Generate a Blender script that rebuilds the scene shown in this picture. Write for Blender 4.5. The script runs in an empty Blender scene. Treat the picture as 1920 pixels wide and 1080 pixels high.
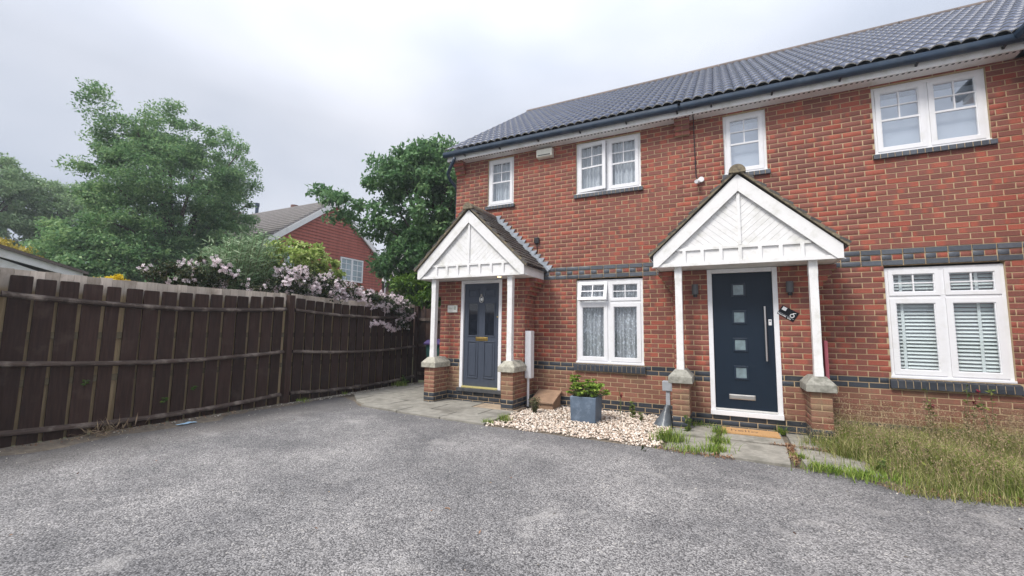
import bpy, math, random
import numpy as np
from mathutils import Vector, Matrix
random.seed(7); rng = np.random.default_rng(7)
scene = bpy.context.scene
COL = scene.collection
R = math.radians

# ------------------------------------------------------------------ camera, sky, sun, exposure
CAM = Vector((-1.974, -7.340, 1.358))
cam = bpy.data.cameras.new('camera'); cam_ob = bpy.data.objects.new('camera', cam); COL.objects.link(cam_ob)
cam.sensor_width = 36; cam.lens = 793.96*36/1920; cam.clip_start = .05; cam.clip_end = 900
ax = ((0.8960762, 0.44367544, 0.01412638), (0.03138026, -0.09505716, 0.99497709), (0.44278971, -0.891132, -0.0991011))
cam_ob.matrix_world = Matrix(((ax[0][0], ax[1][0], ax[2][0], CAM.x), (ax[0][1], ax[1][1], ax[2][1], CAM.y), (ax[0][2], ax[1][2], ax[2][2], CAM.z), (0, 0, 0, 1)))
scene.camera = cam_ob

SUN_EL, SUN_AZ = 52, 200          # compass-like direction the light comes from: in front of the houses, a little to the left
world = bpy.data.worlds.new('World'); scene.world = world; world.use_nodes = True
wt = world.node_tree; wn, wl = wt.nodes, wt.links
for n in list(wn): wn.remove(n)
w_out = wn.new('ShaderNodeOutputWorld'); w_bg = wn.new('ShaderNodeBackground'); w_bg2 = wn.new('ShaderNodeBackground')
sky = wn.new('ShaderNodeTexSky'); sky.sky_type = 'NISHITA'; sky.sun_disc = False
sky.sun_elevation = R(SUN_EL); sky.sun_rotation = R(SUN_AZ); sky.dust_density = 3; sky.ozone_density = 1.2
wl.new(sky.outputs[0], w_bg.inputs[0]); w_bg.inputs[1].default_value = .10
tc = wn.new('ShaderNodeTexCoord'); mp = wn.new('ShaderNodeMapping'); mp.inputs['Scale'].default_value = (1, 1, 2.1)
mp.inputs['Location'].default_value = (.35, .1, .2)
wl.new(tc.outputs['Generated'], mp.inputs[0])
nz = wn.new('ShaderNodeTexNoise'); nz.inputs['Scale'].default_value = 1.7; nz.inputs['Detail'].default_value = 4; nz.inputs['Roughness'].default_value = .42
wl.new(mp.outputs[0], nz.inputs['Vector'])
cr = wn.new('ShaderNodeValToRGB')
cr.color_ramp.elements[0].position = .34; cr.color_ramp.elements[0].color = (.52, .565, .66, 1)
cr.color_ramp.elements[1].position = .66; cr.color_ramp.elements[1].color = (.80, .82, .89, 1)
wl.new(nz.outputs[0], cr.inputs[0])
sp = wn.new('ShaderNodeSeparateXYZ'); wl.new(tc.outputs['Generated'], sp.inputs[0])
zr = wn.new('ShaderNodeMapRange'); zr.inputs[1].default_value = 0.42; zr.inputs[2].default_value = 1; zr.inputs[3].default_value = .76; zr.inputs[4].default_value = 1.9
wl.new(sp.outputs[2], zr.inputs[0])           # an overcast sky is brighter towards the zenith
vm = wn.new('ShaderNodeVectorMath'); vm.operation = 'SCALE'; wl.new(cr.outputs[0], vm.inputs[0]); wl.new(zr.outputs[0], vm.inputs['Scale'])
wl.new(vm.outputs[0], w_bg2.inputs[0]); w_bg2.inputs[1].default_value = .86
mx = wn.new('ShaderNodeMixShader'); mx.inputs[0].default_value = .9
wl.new(w_bg.outputs[0], mx.inputs[1]); wl.new(w_bg2.outputs[0], mx.inputs[2]); wl.new(mx.outputs[0], w_out.inputs[0])

sun = bpy.data.lights.new('sun', 'SUN'); sun_ob = bpy.data.objects.new('sun', sun); COL.objects.link(sun_ob)
sun.energy = 2.0; sun.angle = R(18); sun.color = (1, .96, .9)
sd = Vector((-.30, -.72, 1.0)).normalized()
sun_ob.rotation_euler = sd.to_track_quat('Z', 'Y').to_euler(); sun_ob.location = (0, -20, 30)
scene.view_settings.view_transform = 'Standard'; scene.view_settings.look = 'None'
scene.view_settings.exposure = 0.76; scene.view_settings.gamma = 1
scene.render.engine = 'CYCLES'
scene.cycles.max_bounces = 6; scene.cycles.transparent_max_bounces = 12; scene.cycles.diffuse_bounces = 3

# ------------------------------------------------------------------ materials
class NT:
    def __init__(s, name):
        s.m = bpy.data.materials.new(name); s.m.use_nodes = True; s.t = s.m.node_tree; s.n = s.t.nodes; s.l = s.t.links
        s.b = s.n['Principled BSDF']; s.out = s.n['Material Output']
    def new(s, typ, **kw):
        n = s.n.new(typ)
        for k, v in kw.items():
            if k.startswith('i_'): n.inputs[k[2:].replace('_', ' ')].default_value = v
            else: setattr(n, k, v)
        return n
    def link(s, a, b): s.l.new(a, b)
    def math(s, op, a, b=None, c=None, clamp=False):
        n = s.n.new('ShaderNodeMath'); n.operation = op; n.use_clamp = clamp
        for i, v in enumerate((a, b, c)):
            if v is None: continue
            if isinstance(v, (int, float)): n.inputs[i].default_value = v
            else: s.l.new(v, n.inputs[i])
        return n.outputs[0]
    def mix(s, f, a, b, blend='MIX'):
        n = s.n.new('ShaderNodeMix'); n.data_type = 'RGBA'; n.blend_type = blend
        for i, v in ((0, f), (6, a), (7, b)):
            if isinstance(v, (int, float)): n.inputs[i].default_value = v
            elif isinstance(v, tuple): n.inputs[i].default_value = (*v[:3], 1)
            else: s.l.new(v, n.inputs[i])
        return n.outputs[2]
    def pos(s):
        return s.n.new('ShaderNodeNewGeometry').outputs['Position']
    def noise(s, scale, detail=3, rough=.55, vec=None, dist=0):
        n = s.n.new('ShaderNodeTexNoise'); n.inputs['Scale'].default_value = scale; n.inputs['Detail'].default_value = detail
        n.inputs['Roughness'].default_value = rough; n.inputs['Distortion'].default_value = dist
        s.l.new(vec if vec is not None else s.pos(), n.inputs['Vector']); return n.outputs[0]
    def ramp(s, v, p0, p1, c0=(0, 0, 0), c1=(1, 1, 1)):
        n = s.n.new('ShaderNodeValToRGB'); e = n.color_ramp.elements
        e[0].position = p0; e[1].position = p1; e[0].color = (*c0, 1); e[1].color = (*c1, 1)
        s.l.new(v, n.inputs[0]); return n.outputs[0]
    def bump(s, h, dist=.003, strength=1):
        n = s.n.new('ShaderNodeBump'); n.inputs['Distance'].default_value = dist; n.inputs['Strength'].default_value = strength
        s.l.new(h, n.inputs['Height']); s.l.new(n.outputs[0], s.b.inputs['Normal'])
    def base(s, c, rough=None):
        if isinstance(c, tuple): s.b.inputs['Base Color'].default_value = (*c, 1)
        else: s.l.new(c, s.b.inputs['Base Color'])
        if rough is not None: s.b.inputs['Roughness'].default_value = rough

def simple(name, c, rough=.6, var=.15, scale=9, metal=0, bump=0, spec=.5, bscale=None, dirt=None, dirt_amt=.5, dscale=3):
    m = NT(name); v = m.noise(scale, 4)
    lo = tuple(x*(1-var) for x in c); hi = tuple(min(1, x*(1+var)) for x in c)
    col = m.ramp(v, .3, .7, lo, hi)
    if dirt:
        d = m.ramp(m.noise(dscale, 5, .65), .5, .72); f = m.math('MULTIPLY', d, dirt_amt); col = m.mix(f, col, dirt)
    m.base(col, rough); m.b.inputs['Metallic'].default_value = metal
    m.b.inputs['Specular IOR Level'].default_value = spec
    if bump: m.bump(m.noise(bscale or scale*6, 4), bump)
    return m.m

def brick_mat(name, kind):
    m = NT(name); g = m.n.new('ShaderNodeNewGeometry'); sp = m.n.new('ShaderNodeSeparateXYZ'); m.link(g.outputs['Position'], sp.inputs[0])
    sn = m.n.new('ShaderNodeSeparateXYZ'); m.link(g.outputs['True Normal'], sn.inputs[0])
    side = m.math('GREATER_THAN', m.math('ABSOLUTE', sn.outputs[0]), .6)
    h = m.math('ADD', m.math('MULTIPLY', sp.outputs[0], m.math('SUBTRACT', 1, side)), m.math('MULTIPLY', sp.outputs[1], side))
    k = m.math('FLOOR', m.math('DIVIDE', m.math('SUBTRACT', sp.outputs[2], .05), .075))
    par = m.math('MULTIPLY', m.math('MODULO', m.math('ADD', k, 100), 2), .5)
    uu = m.math('ADD', m.math('DIVIDE', m.math('ADD', h, 6.98), .225), par)
    i = m.math('FLOOR', uu); u = m.math('FRACT', uu)
    cx = m.n.new('ShaderNodeCombineXYZ'); m.link(i, cx.inputs[0]); m.link(k, cx.inputs[1]); m.link(side, cx.inputs[2])
    wnz = m.n.new('ShaderNodeTexWhiteNoise'); wnz.noise_dimensions = '3D'; m.link(cx.outputs[0], wnz.inputs[0])
    sc = m.n.new('ShaderNodeSeparateColor'); m.link(wnz.outputs['Color'], sc.inputs[0]); r1, r2, r3 = sc.outputs
    fine = m.noise(60, 5, .6); mid = m.noise(9, 3)
    if kind == 'red':
        d = m.math('ABSOLUTE', m.math('SUBTRACT', u, r2))
        w = m.math('MULTIPLY', m.math('SUBTRACT', r1, .32), .62)
        patch = m.math('MULTIPLY', m.math('SUBTRACT', w, d), 6, clamp=True)
        full = m.math('GREATER_THAN', r3, .90)
        f = m.math('MAXIMUM', patch, full)
        f = m.math('MULTIPLY', f, m.math('MULTIPLY_ADD', m.noise(1.1, 3), 1.3, .12), clamp=True)
        purple = m.mix(r3, (.195, .072, .055), (.285, .098, .072))
        red = m.mix(r1, (.325, .070, .044), (.42, .110, .068))
        col = m.mix(f, purple, red)
        low = m.math('LESS_THAN', sp.outputs[2], .65)
        brown = m.mix(r2, (.20, .105, .065), (.30, .145, .095))
        lf = m.math('MULTIPLY', low, m.math('MULTIPLY_ADD', r1, .5, .45)); col = m.mix(lf, col, brown)
        # salts and soil stains: a weathering mark with a shape of its own
        st = m.ramp(m.noise(1.6, 4, .6), .52, .7); stf = m.math('MULTIPLY', m.math('MULTIPLY', st, low), .55); col = m.mix(stf, col, (.25, .21, .12))
        bt = m.ramp(m.noise(.7, 4, .6), .35, .68, (.86, .86, .88), (1.12, 1.10, 1.08)); col = m.mix(1.0, col, bt, 'MULTIPLY')
        mpz = m.new('ShaderNodeMapping'); mpz.inputs['Scale'].default_value = (5, 5, .55); m.link(g.outputs['Position'], mpz.inputs[0])
        rs = m.ramp(m.noise(1, 5, .7, mpz.outputs[0]), .60, .75); col = m.mix(m.math('MULTIPLY', rs, .22), col, (.36, .26, .22))
        rgh = .85
    else:
        col = m.mix(r1, (.022, .027, .036), (.052, .060, .076)); rgh = .42
        up = m.math('GREATER_THAN', sp.outputs[2], 2.2); col = m.mix(m.math('MULTIPLY', up, m.math('MULTIPLY_ADD', r2, .4, .35)), col, (.125, .14, .165))  # upper band paler: sky light and veil painted into the brick colour
        st = m.ramp(m.noise(4, 4, .6), .58, .75); col = m.mix(m.math('MULTIPLY', st, .35), col, (.14, .14, .13))
    fv = m.ramp(fine, .25, .75, (.72, .72, .72), (1.18, 1.18, 1.18)); col = m.mix(1.0, col, fv, 'MULTIPLY')
    m.base(col, rgh); m.bump(m.noise(140, 3), .0016, .7)
    return m.m

M = {}
M['brick'] = brick_mat('brick_red_multi', 'red')
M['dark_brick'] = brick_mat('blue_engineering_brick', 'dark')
def mortar():
    m = NT('mortar'); sp = m.n.new('ShaderNodeSeparateXYZ'); m.link(m.pos(), sp.inputs[0])
    c = m.ramp(m.noise(7, 4), .3, .7, (.40, .29, .17), (.55, .42, .26))
    dk = m.ramp(m.noise(2.2, 5, .6), .5, .66); c = m.mix(m.math('MULTIPLY', dk, .25), c, (.42, .30, .20))
    m.base(c, .95); m.bump(m.noise(160, 3), .001); return m.m
M['mortar'] = mortar()
M['white'] = simple('white_upvc', (.80, .80, .82), .32, .02, 3, dirt=(.62, .61, .56), dirt_amt=.35, dscale=7)
M['white_paint'] = simple('white_painted_timber', (.80, .79, .78), .5, .03, 5, bump=.0006, dirt=(.48, .47, .39), dirt_amt=.5, dscale=6)
M['cream'] = simple('cream_plastic', (.70, .69, .60), .45, .04)
M['gutter'] = simple('dark_blue_gutter_plastic', (.020, .040, .072), .38, .2, 5, dirt=(.09, .11, .13), dirt_amt=.5)
M['black'] = simple('black_plastic', (.014, .015, .018), .4, .2)
M['lead'] = simple('grey_lead_flashing', (.34, .375, .42), .5, .25, 12, bump=.002, bscale=30)
M['stone'] = simple('cast_stone_cap', (.42, .40, .33), .9, .22, 22, bump=.003, bscale=70, dirt=(.16, .15, .11), dirt_amt=.7, dscale=9)
M['stone_dark'] = simple('weathered_cast_stone_cap', (.30, .29, .25), .9, .28, 22, bump=.003, bscale=70, dirt=(.10, .10, .075), dirt_amt=.85, dscale=8)
M['steel'] = simple('brushed_steel', (.62, .60, .57), .3, .05, 20, metal=1)
M['brass'] = simple('polished_brass', (.72, .50, .16), .28, .08, 20, metal=1)
M['gold_sill'] = simple('gold_threshold', (.80, .70, .30), .35, .08, 20, metal=.6)
M['alu'] = simple('silver_threshold', (.80, .79, .76), .35, .05, 20, metal=.4)
M['bitumen'] = simple('verge_mortar_lichen', (.20, .165, .11), .95, .35, 30, bump=.006, bscale=60, dirt=(.055, .05, .045), dirt_amt=.8, dscale=16)
M['plank_box'] = simple('brown_plastic_timber_box', (.31, .20, .13), .6, .2, 12, bump=.001, dirt=(.2, .13, .09))
M['mat'] = simple('coir_mat', (.52, .30, .13), .95, .16, 90, bump=.004, bscale=300)
M['mat_ink'] = simple('faded_print', (.20, .115, .065), .95, .4, 60)
M['pink'] = simple('pink_plastic', (.62, .16, .20), .5, .08)
M['bin'] = simple('dark_green_bin_plastic', (.012, .05, .045), .45, .1)
M['bin_lid'] = simple('purple_bin_lid', (.05, .03, .12), .45, .1)
M['planter'] = simple('grey_blue_planter', (.105, .145, .20), .55, .18, 6, bump=.001, dirt=(.24, .30, .38), dirt_amt=.7, dscale=8)
M['soil'] = simple('soil', (.05, .035, .022), 1, .4, 30, bump=.01, bscale=40)
M['fence_dark'] = None
def wood(name, c0, c1, grain=(40, 40, 3), dirtc=None, drange=(.5, .7), rough=.85, da=.7, bump=.002):
    m = NT(name); mp = m.new('ShaderNodeMapping'); mp.inputs['Scale'].default_value = grain; m.link(m.pos(), mp.inputs[0])
    oi = m.n.new('ShaderNodeObjectInfo').outputs['Random']
    add = m.new('ShaderNodeVectorMath', operation='ADD'); m.link(mp.outputs[0], add.inputs[0])
    cx = m.n.new('ShaderNodeCombineXYZ'); m.link(m.math('MULTIPLY', oi, 37), cx.inputs[2]); m.link(cx.outputs[0], add.inputs[1])
    n1 = m.noise(1, 5, .6, add.outputs[0]); col = m.ramp(n1, .28, .72, c0, c1)
    br = m.math('MULTIPLY_ADD', oi, .5, .75); bc = m.n.new('ShaderNodeCombineColor')
    for i in range(3): m.link(br, bc.inputs[i])
    col = m.mix(1.0, col, bc.outputs[0], 'MULTIPLY')
    if dirtc: col = m.mix(m.math('MULTIPLY', m.ramp(m.noise(4, 5, .65), *drange), da), col, dirtc)
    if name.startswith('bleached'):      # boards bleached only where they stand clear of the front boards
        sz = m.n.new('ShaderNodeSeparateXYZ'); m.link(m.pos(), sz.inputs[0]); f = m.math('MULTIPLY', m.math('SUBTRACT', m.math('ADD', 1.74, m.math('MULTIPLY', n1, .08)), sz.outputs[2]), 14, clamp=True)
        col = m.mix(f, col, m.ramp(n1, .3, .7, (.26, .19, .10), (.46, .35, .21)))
    m.base(col, rough); m.bump(n1, bump); m.b.inputs['Specular IOR Level'].default_value = .25
    return m.m
M['fence_dark'] = wood('dark_brown_fence_stain', (.022, .012, .009), (.060, .034, .026), dirtc=(.085, .060, .048), drange=(.56, .74))
M['fence_rail'] = wood('weathered_fence_rail', (.030, .020, .017), (.095, .070, .056), (34, 3, 34), dirtc=(.30, .25, .21), drange=(.50, .66), da=.75, bump=.006)
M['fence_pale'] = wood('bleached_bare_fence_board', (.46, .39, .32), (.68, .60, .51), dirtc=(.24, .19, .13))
M['fence_old'] = wood('old_green_fence_board', (.10, .085, .05), (.16, .13, .08), dirtc=(.05, .05, .03))
def glass(name, tint=(.965, .98, .985), refl=.10):
    m = NT(name); m.n.remove(m.b)
    tr = m.new('ShaderNodeBsdfTransparent'); tr.inputs[0].default_value = (*tint, 1)
    gl = m.new('ShaderNodeBsdfGlossy'); gl.inputs['Roughness'].default_value = .015; gl.inputs[0].default_value = (.95, .97, 1, 1)
    lw = m.new('ShaderNodeLayerWeight'); f = m.math('ADD', m.math('MULTIPLY', m.math('POWER', lw.outputs['Facing'], 5), .9), .04+refl, clamp=True)
    ms = m.new('ShaderNodeMixShader'); m.link(f, ms.inputs[0]); m.link(tr.outputs[0], ms.inputs[1]); m.link(gl.outputs[0], ms.inputs[2]); m.link(ms.outputs[0], m.out.inputs[0])
    return m.m
M['glass'] = glass('window_glass', refl=.01)
M['glass_hi'] = glass('upper_window_glass', refl=.22)
M['glass_dark'] = simple('dark_door_glass', (.012, .016, .024), .06, .3, 5, spec=.8)
M['glass_door'] = simple('obscured_door_glass', (.17, .23, .25), .12, .25, 14, spec=.8)
M['room'] = simple('room_interior', (.10, .09, .085), .9, .2, 2)
M['blind'] = simple('pale_green_white_slat', (.70, .745, .735), .5, .04)
M['roller'] = simple('pale_blue_roller_blind', (.72, .77, .86), .7, .04, 1.2)
def net(name, lo, hi, scale, folds=True):
    m = NT(name); m.n.remove(m.b)
    d = m.new('ShaderNodeBsdfDiffuse'); d.inputs[0].default_value = (.86, .89, .94, 1); tl = m.new('ShaderNodeBsdfTranslucent'); tl.inputs[0].default_value = (.85, .88, .92, 1)
    ad = m.new('ShaderNodeMixShader'); ad.inputs[0].default_value = .3; m.link(d.outputs[0], ad.inputs[1]); m.link(tl.outputs[0], ad.inputs[2])
    tr = m.new('ShaderNodeBsdfTransparent')
    v = m.new('ShaderNodeTexVoronoi'); v.inputs['Scale'].default_value = scale; v.feature = 'F1'
    mp = m.new('ShaderNodeMapping'); mp.inputs['Scale'].default_value = (1, 1, .62); m.link(m.pos(), mp.inputs[0])
    nn = m.new('ShaderNodeTexNoise'); nn.inputs['Scale'].default_value = scale*.9; m.link(mp.outputs[0], nn.inputs[0])
    mv = m.new('ShaderNodeMix'); mv.data_type = 'VECTOR'; mv.inputs[0].default_value = .12; m.link(mp.outputs[0], mv.inputs[4]); m.link(nn.outputs['Color'], mv.inputs[5])
    m.link(mv.outputs[1], v.inputs['Vector'])
    patt = m.ramp(v.outputs['Distance'], .34, .42, (hi,)*3, (lo,)*3)
    ms = m.new('ShaderNodeMixShader'); m.link(patt, ms.inputs[0]); m.link(tr.outputs[0], ms.inputs[1]); m.link(ad.outputs[0], ms.inputs[2]); m.link(ms.outputs[0], m.out.inputs[0])
    return m.m
M['net'] = net('net_curtain_lace', .56, 1.0, 26)
M['net_dense'] = net('net_curtain_dense', .82, .98, 40)
def door_mat(name, c):
    m = NT(name); mp = m.new('ShaderNodeMapping'); mp.inputs['Scale'].default_value = (120, 120, 4); m.link(m.pos(), mp.inputs[0])
    n1 = m.noise(1, 4, .6, mp.outputs[0]); m.base(m.ramp(n1, .25, .75, tuple(x*.85 for x in c), tuple(x*1.15 for x in c)), .42); m.bump(n1, .0007); m.b.inputs['Specular IOR Level'].default_value = .3; return m.m
M['door_grey'] = door_mat('slate_grey_door_skin', (.058, .070, .096))
M['door_navy'] = door_mat('navy_door_skin', (.006, .015, .029))
M['door_navy_trim'] = simple('navy_door_trim', (.007, .018, .036), .35, .05)
def tile_mat(name, c0, c1, moss, ma, rough=.4, sc=14):
    m = NT(name); oi = m.n.new('ShaderNodeObjectInfo').outputs['Random']; c = m.mix(oi, c0, c1)
    c = m.mix(1.0, c, m.ramp(m.noise(50, 5, .65), .2, .8, (.7, .7, .7), (1.3, 1.3, 1.3)), 'MULTIPLY')
    c = m.mix(m.math('MULTIPLY', m.ramp(m.noise(sc, 5, .7), .52, .68), ma), c, moss)
    m.base(c, rough); m.bump(m.noise(90, 4), .0015); return m.m
M['tile'] = tile_mat('slate_blue_pantile', (.036, .050, .098), (.062, .078, .132), (.20, .20, .22), .30, .36)
M['tile_lip'] = simple('pale_tile_edge', (.38, .37, .34), .9, .3, 40)  # front lip of each pantile, coloured paler than its top
M['ridge'] = tile_mat('ridge_tile', (.11, .085, .075), (.16, .12, .10), (.2, .16, .12), .5, .7)
M['plain_tile'] = tile_mat('brown_grey_plain_tile', (.040, .037, .036), (.095, .085, .078), (.17, .15, .10), .7, .65, 26)
def tarmac():
    m = NT('worn_tarmac'); g = m.pos()
    v = m.new('ShaderNodeTexVoronoi'); v.inputs['Scale'].default_value = 105; m.link(g, v.inputs['Vector'])
    sc = m.n.new('ShaderNodeSeparateColor'); m.link(v.outputs['Color'], sc.inputs[0])
    agg = m.ramp(sc.outputs[0], .05, .98, (.115, .112, .112), (.43, .42, .41))
    edge = m.ramp(v.outputs['Distance'], .45, .75, (1, 1, 1), (.4, .4, .41)); agg = m.mix(1.0, agg, edge, 'MULTIPLY')
    v2 = m.new('ShaderNodeTexVoronoi'); v2.inputs['Scale'].default_value = 38; m.link(g, v2.inputs['Vector'])
    s2 = m.n.new('ShaderNodeSeparateColor'); m.link(v2.outputs['Color'], s2.inputs[0])
    spk = m.math('MULTIPLY', m.math('GREATER_THAN', s2.outputs[0], .90), m.math('LESS_THAN', v2.outputs['Distance'], .30)); agg = m.mix(m.math('MULTIPLY', spk, .75), agg, (.52, .50, .46))
    spd = m.math('MULTIPLY', m.math('GREATER_THAN', s2.outputs[1], .88), m.math('LESS_THAN', v2.outputs['Distance'], .33)); agg = m.mix(m.math('MULTIPLY', spd, .7), agg, (.04, .04, .045))
    big = m.ramp(m.noise(.9, 5, .6), .34, .68, (.66, .66, .67), (1.22, 1.20, 1.18)); col = m.mix(1.0, agg, big, 'MULTIPLY')
    mid = m.ramp(m.noise(5, 5, .7), .3, .7, (.82, .82, .83), (1.18, 1.17, 1.17)); col = m.mix(1.0, col, mid, 'MULTIPLY')
    # worn silt patches and a darker margin along fence and beds
    silt = m.ramp(m.noise(2.1, 6, .7, dist=.4), .56, .70); col = m.mix(m.math('MULTIPLY', silt, .5), col, (.42, .40, .38))
    sp = m.n.new('ShaderNodeSeparateXYZ'); m.link(g, sp.inputs[0])
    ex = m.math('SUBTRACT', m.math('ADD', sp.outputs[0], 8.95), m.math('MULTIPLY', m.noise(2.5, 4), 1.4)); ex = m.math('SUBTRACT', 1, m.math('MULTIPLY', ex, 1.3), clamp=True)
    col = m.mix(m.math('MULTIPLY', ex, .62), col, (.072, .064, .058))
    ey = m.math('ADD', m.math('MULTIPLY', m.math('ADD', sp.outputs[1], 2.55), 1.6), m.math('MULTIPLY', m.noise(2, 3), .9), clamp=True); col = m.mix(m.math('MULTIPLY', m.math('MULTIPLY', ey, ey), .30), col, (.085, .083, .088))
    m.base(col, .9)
    hh = m.math('ADD', m.math('MULTIPLY', v.outputs['Distance'], -1), m.math('MULTIPLY', m.noise(30, 3), .8)); m.bump(hh, .006, .9)
    return m.m
M['tarmac'] = tarmac()
M['slab'] = simple('grey_concrete_flag', (.27, .255, .22), .9, .2, 8, bump=.003, bscale=120, dirt=(.12, .11, .09), dirt_amt=.85, dscale=1.9)
M['slab_tan'] = simple('tan_concrete_flag', (.40, .31, .22), .9, .18, 8, bump=.003, bscale=120, dirt=(.2, .17, .13), dirt_amt=.6, dscale=3)
M['path'] = simple('old_concrete_slab', (.30, .28, .24), .92, .22, 14, bump=.005, bscale=90, dirt=(.13, .125, .10), dirt_amt=.8, dscale=3.2)
M['dirt'] = simple('dry_silt', (.17, .14, .105), 1, .35, 12, bump=.012, bscale=50, dirt=(.08, .065, .05), dirt_amt=.8, dscale=5)
M['ground'] = simple('garden_ground', (.05, .06, .025), 1, .4, 2, bump=.02, bscale=20)
def island(name, stops, rough=.85, transl=0, tcol=None, attr=None):
    m = NT(name); r = m.n.new('ShaderNodeNewGeometry').outputs['Random Per Island']
    n = m.n.new('ShaderNodeValToRGB'); n.color_ramp.interpolation = 'LINEAR'; e = n.color_ramp.elements
    for i, (p, c) in enumerate(stops):
        el = e[i] if i < 2 else e.new(p); el.position = p; el.color = (*c, 1)
    if name.endswith('leaf') and 'tree' in name:
        r = m.math('ADD', m.math('MULTIPLY', r, .55), m.math('MULTIPLY', m.math('SUBTRACT', m.noise(1.5, 3), .28), 1.0), clamp=True)
    m.link(r, n.inputs[0]); m.base(n.outputs[0], rough); m.b.inputs['Specular IOR Level'].default_value = .3
    if transl:
        tl = m.new('ShaderNodeBsdfTranslucent'); m.link(n.outputs[0], tl.inputs[0])
        ms = m.new('ShaderNodeMixShader'); ms.inputs[0].default_value = transl
        m.link(m.b.outputs[0], ms.inputs[1]); m.link(tl.outputs[0], ms.inputs[2]); m.link(ms.outputs[0], m.out.inputs[0])
    return m.m
M['gravel'] = island('cream_pink_gravel', [(0, (.32, .22, .16)), (.2, (.60, .48, .38)), (.6, (.74, .63, .53)), (1, (.86, .80, .72))])
M['pebble'] = island('mixed_pebble', [(0, (.12, .11, .10)), (.5, (.30, .27, .23)), (1, (.66, .62, .54))])
M['leaf_tree'] = island('tree_leaf', [(0, (.05, .12, .045)), (.4, (.15, .29, .12)), (1, (.40, .54, .23))], .6, .4)
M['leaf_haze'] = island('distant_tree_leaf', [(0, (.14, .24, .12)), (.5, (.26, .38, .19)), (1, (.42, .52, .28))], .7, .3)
M['leaf_big'] = island('large_tree_leaf', [(0, (.045, .12, .05)), (.55, (.13, .26, .10)), (.93, (.28, .43, .18)), (1, (.38, .27, .13))], .5, .35)
M['leaf_lime'] = island('lime_leaf', [(0, (.20, .30, .06)), (.5, (.38, .50, .13)), (1, (.62, .68, .28))], .6, .35)
M['leaf_buddleia'] = island('grey_green_leaf', [(0, (.13, .23, .11)), (.6, (.28, .41, .22)), (1, (.50, .60, .40))], .7, .3)
M['leaf_dark'] = island('dark_shrub_leaf', [(0, (.018, .035, .014)), (.6, (.045, .07, .025)), (1, (.10, .09, .04))], .6, .2)
M['leaf_bright'] = island('bright_green_leaf', [(0, (.04, .10, .015)), (.6, (.10, .20, .03)), (1, (.20, .32, .05))], .5, .35)
M['leaf_yellow'] = island('golden_leaf', [(0, (.30, .24, .03)), (.5, (.48, .38, .05)), (1, (.6, .5, .12))], .6, .3)
M['petal_yellow'] = island('yellow_petal', [(0, (.62, .45, .01)), (1, (.85, .66, .03))], .6, .3)
M['petal_pink'] = island('pale_pink_petal', [(0, (.62, .47, .50)), (.5, (.80, .68, .71)), (1, (.92, .86, .87))], .7, .3)
M['petal_red'] = island('dark_red_petal', [(0, (.16, .01, .03)), (1, (.28, .02, .05))], .7)
M['leaf_succ'] = island('glossy_planter_leaf', [(0, (.09, .16, .018)), (.5, (.22, .36, .045)), (1, (.44, .52, .13))], .4, .2)
M['leaf_weed'] = island('weed_leaf', [(0, (.06, .10, .02)), (.6, (.14, .20, .04)), (1, (.26, .28, .07))], .7, .3)
M['leaf_bronze'] = island('bronze_shrub_leaf', [(0, (.06, .05, .03)), (.5, (.11, .12, .05)), (1, (.20, .15, .11))], .7, .2)
M['grass'] = island('long_meadow_grass', [(0, (.12, .16, .03)), (.4, (.24, .28, .065)), (.72, (.38, .37, .14)), (1, (.56, .48, .27))], .8, .3)
M['grass_green'] = island('green_grass', [(0, (.09, .16, .02)), (.6, (.22, .32, .05)), (1, (.38, .42, .12))], .8, .3)
M['seed'] = island('grass_seed_head', [(0, (.22, .16, .10)), (.5, (.36, .26, .17)), (1, (.48, .38, .22))], .9, .2)
M['bark'] = simple('bark', (.085, .065, .048), .95, .35, 14, bump=.01, bscale=30)
M['stem'] = simple('green_stem', (.10, .12, .05), .8, .2)
M['bark_debris'] = island('dry_leaf_litter', [(0, (.12, .05, .03)), (.5, (.26, .13, .07)), (1, (.42, .32, .2))], .9)
M['hanging_tile'] = NT('red_hanging_tile').m
_m = NT('tmp'); bpy.data.materials.remove(_m.m)
def hung():
    m = NT('red_hung_tile'); mp = m.new('ShaderNodeMapping'); mp.inputs['Scale'].default_value = (6, 6, 1); m.link(m.pos(), mp.inputs[0])
    c = m.ramp(m.noise(1, 4, .7, mp.outputs[0]), .3, .7, (.30, .075, .05), (.43, .12, .085)); m.base(c, .8); return m.m
bpy.data.materials.remove(M['hanging_tile']); M['hanging_tile'] = hung()
M['far_brick'] = simple('far_brown_brick', (.16, .085, .07), .9, .2, 12)
M['far_roof'] = simple('far_grey_brown_roof', (.27, .25, .245), .7, .12, 4)
M['roof_line'] = simple('far_tile_course_edge', (.02, .018, .02), .9, .1)
M['fixture_grey'] = simple('grey_utility_plastic', (.34, .36, .39), .6, .12)
M['bag'] = simple('dark_grey_polythene', (.10, .115, .13), .35, .3, 10, bump=.004, bscale=18)
M['litter'] = simple('pale_blue_litter', (.42, .62, .78), .6, .15)
M['lamp_white'] = NT('warm_downlight').m
_b = M['lamp_white'].node_tree.nodes['Principled BSDF']; _b.inputs['Emission Color'].default_value = (1, .72, .35, 1); _b.inputs['Emission Strength'].default_value = 2.5

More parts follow.
